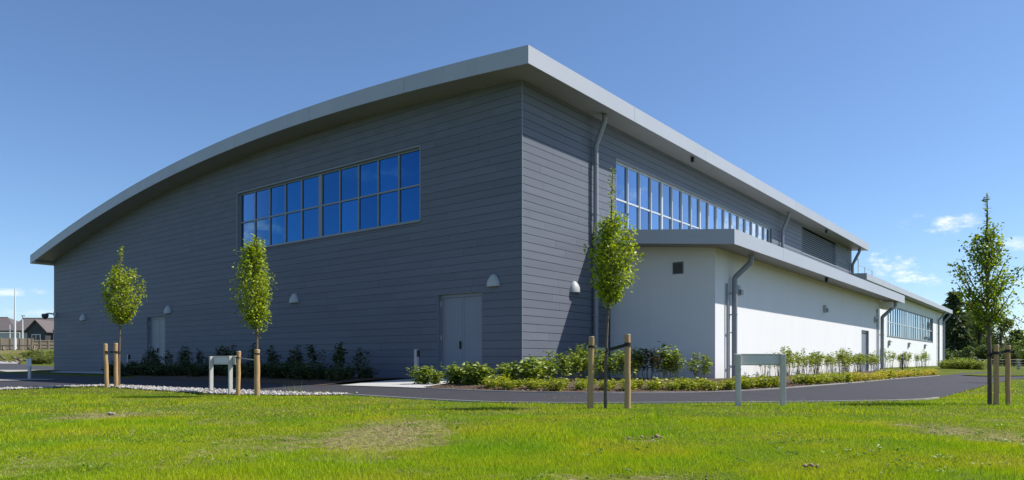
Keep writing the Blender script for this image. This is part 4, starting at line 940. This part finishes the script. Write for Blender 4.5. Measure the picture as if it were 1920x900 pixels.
def lawn_extras():
    n = 60000; y = np.sqrt(rng.uniform(4.7 ** 2, 15 ** 2, n)); x = y * rng.uniform(-.76, .76, n)
    s = soil_mask(x, y) + .35 * cheap_noise(x * 1.6, y * 1.6, 4) + .12 * sstep(1.5, -3, x); keep = (rng.uniform(0, 1, n) < np.clip(s * 1.3 - .05, .03, .8)) & lawn_ok(x, y); x, y = x[keep], y[keep]; n = len(x)
    a = rng.uniform(0, 6.283, n); h = rng.uniform(.015, .05, n); l = rng.uniform(.01, .05, n); w_ = .0028 + .0007 * y / 3; z = ground_z(x, y)
    b_ = np.stack([x, y, z], 1); sd_ = np.stack([np.sin(a) * w_, np.cos(a) * w_, 0 * a], 1) / 2; V = np.stack([b_ - sd_, b_ + sd_, b_ + np.stack([np.cos(a) * l, np.sin(a) * l, h], 1)], 1).reshape(-1, 3)
    tag(link('dry_grass', np_mesh('dry_grass', V, np.arange(len(V)).reshape(-1, 3), 'straw', 3)), 'dry straw-coloured grass mixed through the thin parts of the lawn', 'dry grass', kind='stuff')
    P_ = []; D_ = []; S_ = []
    for i in range(900):
        y = math.sqrt(random.uniform(4.8 ** 2, 14 ** 2)); x = y * random.uniform(-.74, .74)
        if not lawn_ok(np.array([x]), np.array([y]))[0] or cheap_noise(np.array([x * 1.3]), np.array([y * 1.3]), 17)[0] < .15: continue
        for j in range(random.randint(6, 14)): a = random.uniform(0, 6.283); q = random.uniform(0, .05); P_.append((x + math.cos(a) * q, y + math.sin(a) * q, gz(x, y) + random.uniform(.01, .045))); D_.append((math.cos(a), math.sin(a), random.uniform(.1, .6))); S_.append(random.uniform(.018, .04))
    tag(link('lawn_weeds', leaf_mesh('lawn_weeds', P_, D_, np.array(S_), 'weed_leaf', .6)), 'small broad-leaved weeds dotted through the lawn', 'weeds', kind='stuff')
lawn_extras()

# ------------------------------------------------------------------ far left: bank, fence, houses, lamp posts
FY = 113.
def fx(px, y=FY): return (px - CX) / F * y
fz = gz(fx(40), FY)
fence = empty('timber_fence', (fx(30), FY, fz), R(26), 'pale close-boarded timber fence in front of the bungalows', 'fence'); ox = fx(30)
f = MB(); x = fx(-40)
while x < fx(57): f.box(x - ox, x - ox + .135, 0, .03, .05, 1.82 + .02 * random.random()); x += .15
f.build('board_panel', 'fence_timber', fence)
f = MB(); x = fx(59)
while x < fx(112): f.box(x - ox, x - ox + .135, -2.0, -1.97, .0, 1.55); x += .15
for zz in (.35, .85, 1.4): f.box(fx(59) - ox, fx(112) - ox, -2.06, -2.005, zz, zz + .12)
f.build('board_panel', 'fence_timber', fence)
for px in (-30, -15, 0, 7, 22, 37, 50, 57, 59.5, 72, 85, 98):
    f = MB(); yy = -.08 if px < 58 else -2.1; f.box(fx(px) - ox - .06, fx(px) - ox + .06, yy, yy + .07, -.1, 1.95 if px < 58 else 1.65); f.build('fence_post', 'fence_timber', fence)
rx_ = empty('timber_rail', (fx(30, 100), 100, gz(fx(30, 100), 100)), 0, 'low timber rail on short posts at the top of the earth bank', 'rail'); o0 = fx(30, 100)
f = MB(); f.box(fx(-30, 100) - o0, fx(60, 100) - o0, -.06, .06, .48, .66); f.build('rail', 'fence_timber', rx_)
for px in (-20, 4, 28.5, 62.5): f = MB(); f.box(fx(px, 100) - o0 - .1, fx(px, 100) - o0 + .1, .061, .2, -.6, .62); f.build('post', 'fence_timber', rx_)
def hip_house(name, label, x0, x1, y0, y1, zg, ze, zr, r0, r1):
    cx = (x0 + x1) / 2; o = empty(name, (cx, y0, zg), 0, label, 'house'); X0, X1, D_ = x0 - cx, x1 - cx, y1 - y0; e = .45
    f = MB(); f.box(X0, X1, 0, D_, -.5, ze - zg); f.build('wall', 'cream_render', o)
    f = MB(); a, b = r0 - cx, r1 - cx; H = zr - zg; E_ = ze - zg - .02; v = [(X0 - e, -e, E_), (X1 + e, -e, E_), (X1 + e, D_ + e, E_), (X0 - e, D_ + e, E_), (a, D_ / 2, H), (b, D_ / 2, H)]
    f.add(v, [(0, 1, 5, 4), (1, 2, 5), (2, 3, 4, 5), (3, 0, 4), (3, 2, 1, 0)]); rf_ = f.build('roof', 'roof_tile', o)
    f = MB(); f.tube([(a, D_ / 2, H + .02), (b, D_ / 2, H + .02)], .1, 6); f.build('ridge', 'roof_tile', rf_)
    f = MB(); f.box(X0 - e - .03, X1 + e + .03, -e - .06, -e - .005, E_ - .18, E_ + .02); f.build('gutter', 'dark_metal', o)
    return o, cx
HY = 122.
h1, c1 = hip_house('bungalow', 'bungalow with a brown tiled roof at the left edge', fx(-70, 127), fx(30, 127), 127, 136, 2.5, 5.9, 8.5, fx(-50, 131.5), fx(15, 131.5))
f = MB(); f.box(-1.5, .5, -.05, -.002, 1.0, 2.4); f.build('window', 'white_paint', h1)
h2, c2 = hip_house('bungalow', 'bungalow with a dark boarded front gable beside the hall', fx(18, HY), fx(150, HY), HY, HY + 8.5, 2.5, 5.7, 8.05, fx(42, HY + 4), fx(125, HY + 4))
gx0, gx1, ga = fx(51, HY - 2) - c2, fx(85, HY - 2) - c2, 7.3 - 2.5
f = MB(); f.prism([(gx0, -.5), (gx1, -.5), (gx1, 3.1), ((gx0 + gx1) / 2, ga - .1), (gx0, 3.1)], 1, -2.0, 3.0); gb = f.build('front_gable', 'dark_board', h2)
f = MB(); m_ = (gx0 + gx1) / 2
for s_, e_ in ((gx0 - .4, 1), (gx1 + .4, -1)): f.hexa([(s_, -2.35, 2.78), (m_, -2.35, ga), (m_, 3.6, ga), (s_, 3.6, 2.78), (s_, -2.35, 2.96), (m_, -2.35, ga + .18), (m_, 3.6, ga + .18), (s_, 3.6, 2.96)])
f.build('gable_roof', 'roof_tile', gb)
f = MB(); f.box(m_ - .75, m_ + .75, -2.06, -2.003, .95, 2.5); wn = f.build('window', 'white_paint', gb)
for a in (-.66, .04): f = MB(); f.box(m_ + a, m_ + a + .6, -2.075, -2.062, 1.05, 2.4); f.build('glass', 'dark_metal', wn)
f = MB(); f.box(gx1 + .55, gx1 + 1.0, -.06, -.003, .3, 2.3); f.build('door', 'dark_metal', h2)
def lamp_post(px, top, y, r, label, head=True):
    x = fx(px, y); z = gz(x, y); h = EYE + (CY - top) / F * y - z; o = empty('lamp_post', (x, y, z), 0, label, 'lamp post')
    f = MB(); f.tube([(0, 0, -.3), (0, 0, 1.6)], r * 1.5, 10); f.tube([(0, 0, 1.6), (0, 0, h * .6), (0, 0, h)], [r, r * .85, r * .5], 10); f.build('column', 'lamp_steel', o, smooth=True)
    if head: f = MB(); f.box(-.15, .55, -.14, .14, h - .03, h + .12); f.build('lamp_head', 'lamp_steel', o, bevel=.03)
lamp_post(28, 541, 99, .13, 'tall white lamp column in front of the left houses', False)
lamp_post(42.3, 592.5, 118, .13, 'street lamp with a flat head in front of the gabled bungalow')
lamp_post(18.5, 608.5, 118, .10, 'short slim white post between the two bungalows', False)
x = fx(5, 116); z = gz(x, 116); o = empty('goal_frame', (x, 116, z), 0, 'white goal frame standing behind the timber fence', 'goal')
zt_ = EYE + (CY - 623.8) / F * 116 - z
f = MB(); f.tube([(fx(-40, 116) - x, 0, zt_), (fx(37, 116) - x, 0, zt_)], .05, 8); f.build('crossbar', 'white_paint', o)
for px in (-40, 37): f = MB(); f.tube([(fx(px, 116) - x, 0, zt_), (fx(px, 116) - x, 0, -.1)], .05, 8); f.build('goal_post', 'white_paint', o)
ch = []; sz = []
for i in range(420): y = random.uniform(66, 106); x = fx(random.uniform(-60, 98), y); ch.append((x, y, gz(x, y) + .05)); sz.append(abs(random.gauss(.06, .09)) + .04)
tag(link('rubble', rock_mesh('rubble', ch, sz, 'rubble', .7)), 'earth lumps and rubble scattered on the brown bank', 'rubble', kind='stuff')
weed = shrub_data(.9, .7, 30, 700, .14, 'birch_leaf', .05, .2, 201, .45)
for i in range(15):
    y = random.uniform(64, 84); px = random.uniform(50, 99); x = fx(px, y); shrub('weed_bush', weed, (x, y, gz(x, y) - .05), random.uniform(0, 6.28), random.uniform(.7, 1.2), 'low green weed bush on the earth bank left of the hall', 'bush', 'weeds on the earth bank')

# ------------------------------------------------------------------ far right: trees, hedge, fence
def conifer(px, y, top, base, r_px, label, seed, dens=1.0):
    rs = random.Random(seed); x = fx(px, y); z = gz(x, y); k = y / F; H = EYE + (CY - top) * k - z; Rm = r_px * k
    o = empty('conifer', (x, y, z), 0, label, 'tree'); f = MB(); f.tube([(0, 0, -.3), (0, 0, H * .5), (0, 0, H)], [.28, .17, .03], 8); P_ = []; D_ = []
    h = H * .12
    while h < H * .985:
        u = h / H; L_ = Rm * (1 - u) ** .75 * rs.uniform(.65, 1.15) * (1.15 if u < .75 else 1) + .25
        for i in range(int(rs.choice((4, 5, 6)))):
            a = rs.uniform(0, 6.283); ll = L_ * rs.uniform(.6, 1.1); A = [(math.cos(a) * ll * w_, math.sin(a) * ll * w_, h + ll * (.18 * w_ - .42 * w_ * w_)) for w_ in (0, .33, .66, 1)]
            f.tube(A, [.05, .035, .02, .01], 4, False); A = np.array(A)
            for _ in range(int(26 * dens * (ll / Rm + .35))):
                w_ = rs.uniform(.15, 1) * 3; j = min(2, int(w_)); p = A[j] + (A[j + 1] - A[j]) * (w_ - j); P_.append(p + rng.normal(size=3) * np.array([.16, .16, .07])); D_.append([math.cos(a) + rs.gauss(0, .7), math.sin(a) + rs.gauss(0, .7), -.35 + rs.gauss(0, .2)])
        h += H * .028 * rs.uniform(.7, 1.3)
    f.build('trunk', 'far_bark', o); link('crown', leaf_mesh('crown', P_, D_, rng.uniform(.45, 1.0, len(P_)), 'conifer_leaf', .45), o)
def broad(px, y, top, r_px, label, seed, m='broad_leaf', n=1500, leaf=.42, weep=0., low=.12, name='broadleaf_tree'):
    rs = random.Random(seed); x = fx(px, y); z = gz(x, y); k = y / F; H = EYE + (CY - top) * k - z; Rm = r_px * k
    o = empty(name, (x, y, z), 0, label, 'tree'); f = MB(); f.tube([(0, 0, -.3), (.1, 0, H * .4), (0, .1, H * .8)], [.22, .15, .04], 8); P_ = []; D_ = []
    blobs = []
    for i in range(16):
        a = rs.uniform(0, 6.283); u = rs.uniform(low, .95); rr = Rm * math.sin(math.pi * min(.96, .18 + u * .78)) * rs.uniform(.35, .85); c = np.array([math.cos(a) * rr, math.sin(a) * rr, H * u]); blobs.append((c, Rm * rs.uniform(.28, .5)))
        f.tube([(0, 0, H * u * .55), tuple(c * np.array([.5, .5, .9])), tuple(c)], [.08, .05, .02], 4, False)
    for _ in range(n):
        c, r_ = blobs[rs.randrange(16)]; d = rng.normal(size=3); d /= np.linalg.norm(d); p = c + d * r_ * rs.uniform(.55, 1.08) * np.array([1, 1, .85])
        if p[2] > H: p[2] = H - rs.random() * .4
        if p[2] < .2: continue
        P_.append(p); D_.append([d[0] + rs.gauss(0, .5), d[1] + rs.gauss(0, .5), d[2] * .3 + rs.gauss(0, .4) - weep])
    f.build('trunk', 'far_bark', o); link('crown', leaf_mesh('crown', P_, D_, rng.uniform(.6, 1.3, len(P_)) * leaf, m, .55), o)
conifer(1791, 118, 543, 692, 30, 'tallest layered dark conifer right of the rear wing', 301, 1.6)
conifer(1822, 128, 562, 692, 27, 'second dark conifer right of the tallest one', 302, 1.6)
conifer(1808, 126, 584, 692, 22, 'shorter dark conifer between the two tallest ones', 305, 1.4)
conifer(1845, 132, 590, 692, 24, 'dark conifer beside the trunk of the right young tree', 306, 1.4)
conifer(1772, 135, 600, 692, 20, 'dark conifer just behind the end of the rear wing', 303, 1.2)
conifer(1906, 140, 617, 692, 16, 'distant dark conifer at the right edge of the woodland', 304, 1.2)
broad(1806, 124, 592, 24, 'dark dense tree between the two tallest conifers', 311, n=2400)
broad(1836, 120, 578, 28, 'dark green tree directly left of the right young tree trunk', 312, n=2600)
broad(1876, 112, 586, 28, 'weeping birch with a lighter yellow-green top', 313, 'birch_leaf', 2600, .36, .8)
broad(1856, 122, 596, 26, 'dark tree behind the trunk of the right young tree', 314, n=2300)
broad(1895, 116, 630, 18, 'lower rounded dark tree right of the weeping birch', 315, n=1200)
broad(1921, 118, 640, 20, 'bushy green tree at the right edge behind the stakes', 316, 'birch_leaf', 1300)
broad(1781, 126, 618, 20, 'small dark tree low behind the tall conifer', 317, n=1200)
broad(1945, 125, 628, 26, 'dark tree just beyond the right edge', 318, n=1000)
random.seed(5)
for i, px in enumerate((1768, 1784, 1800, 1816, 1833, 1850, 1867, 1884, 1901, 1918, 1936)):
    broad(px, 106 + random.uniform(-3, 3), 652 + random.uniform(-7, 6), 14, 'dark undergrowth bush at the foot of the far woodland', 330 + i, n=560, leaf=.36, low=.05, name='undergrowth_bush')
for o in list(scene.objects):
    if o.name.startswith('undergrowth_bush'): o['category'] = 'bush'; o['group'] = 'undergrowth bushes at the foot of the woodland'
hedge_d = shrub_data(1.0, .75, 26, 520, .17, 'bush_leaf', .08, .2, 401, .5)
for i in range(14):
    y = 62 + (i % 3) * .9; px = 1772 + i * 5.0; x = fx(px, y); shrub('hedge_shrub', hedge_d, (x, y, gz(x, y) - .05), random.uniform(0, 6.28), random.uniform(.85, 1.15), 'low yellow-green hedge shrub beyond the end of the path', 'shrub', 'hedge shrubs beyond the path')
mf = empty('mesh_fence', (fx(1870, 66), 66, gz(fx(1870, 66), 66)), 0, 'thin wire fence on pale posts before the far woodland', 'fence'); x0 = fx(1870, 66)
for px in (1834, 1853, 1910, 1952, 1995):
    f = MB(); f.box(fx(px, 66) - x0 - .11, fx(px, 66) - x0 + .11, -.08, .08, -.2, .98); f.build('fence_post', 'kerb_concrete', mf)
for zz in (.15, .4, .65, .9): f = MB(); f.tube([(fx(1834, 66) - x0, -.1, zz), (fx(1995, 66) - x0, -.1, zz)], .012, 4); f.build('wire', 'galvanised', mf)
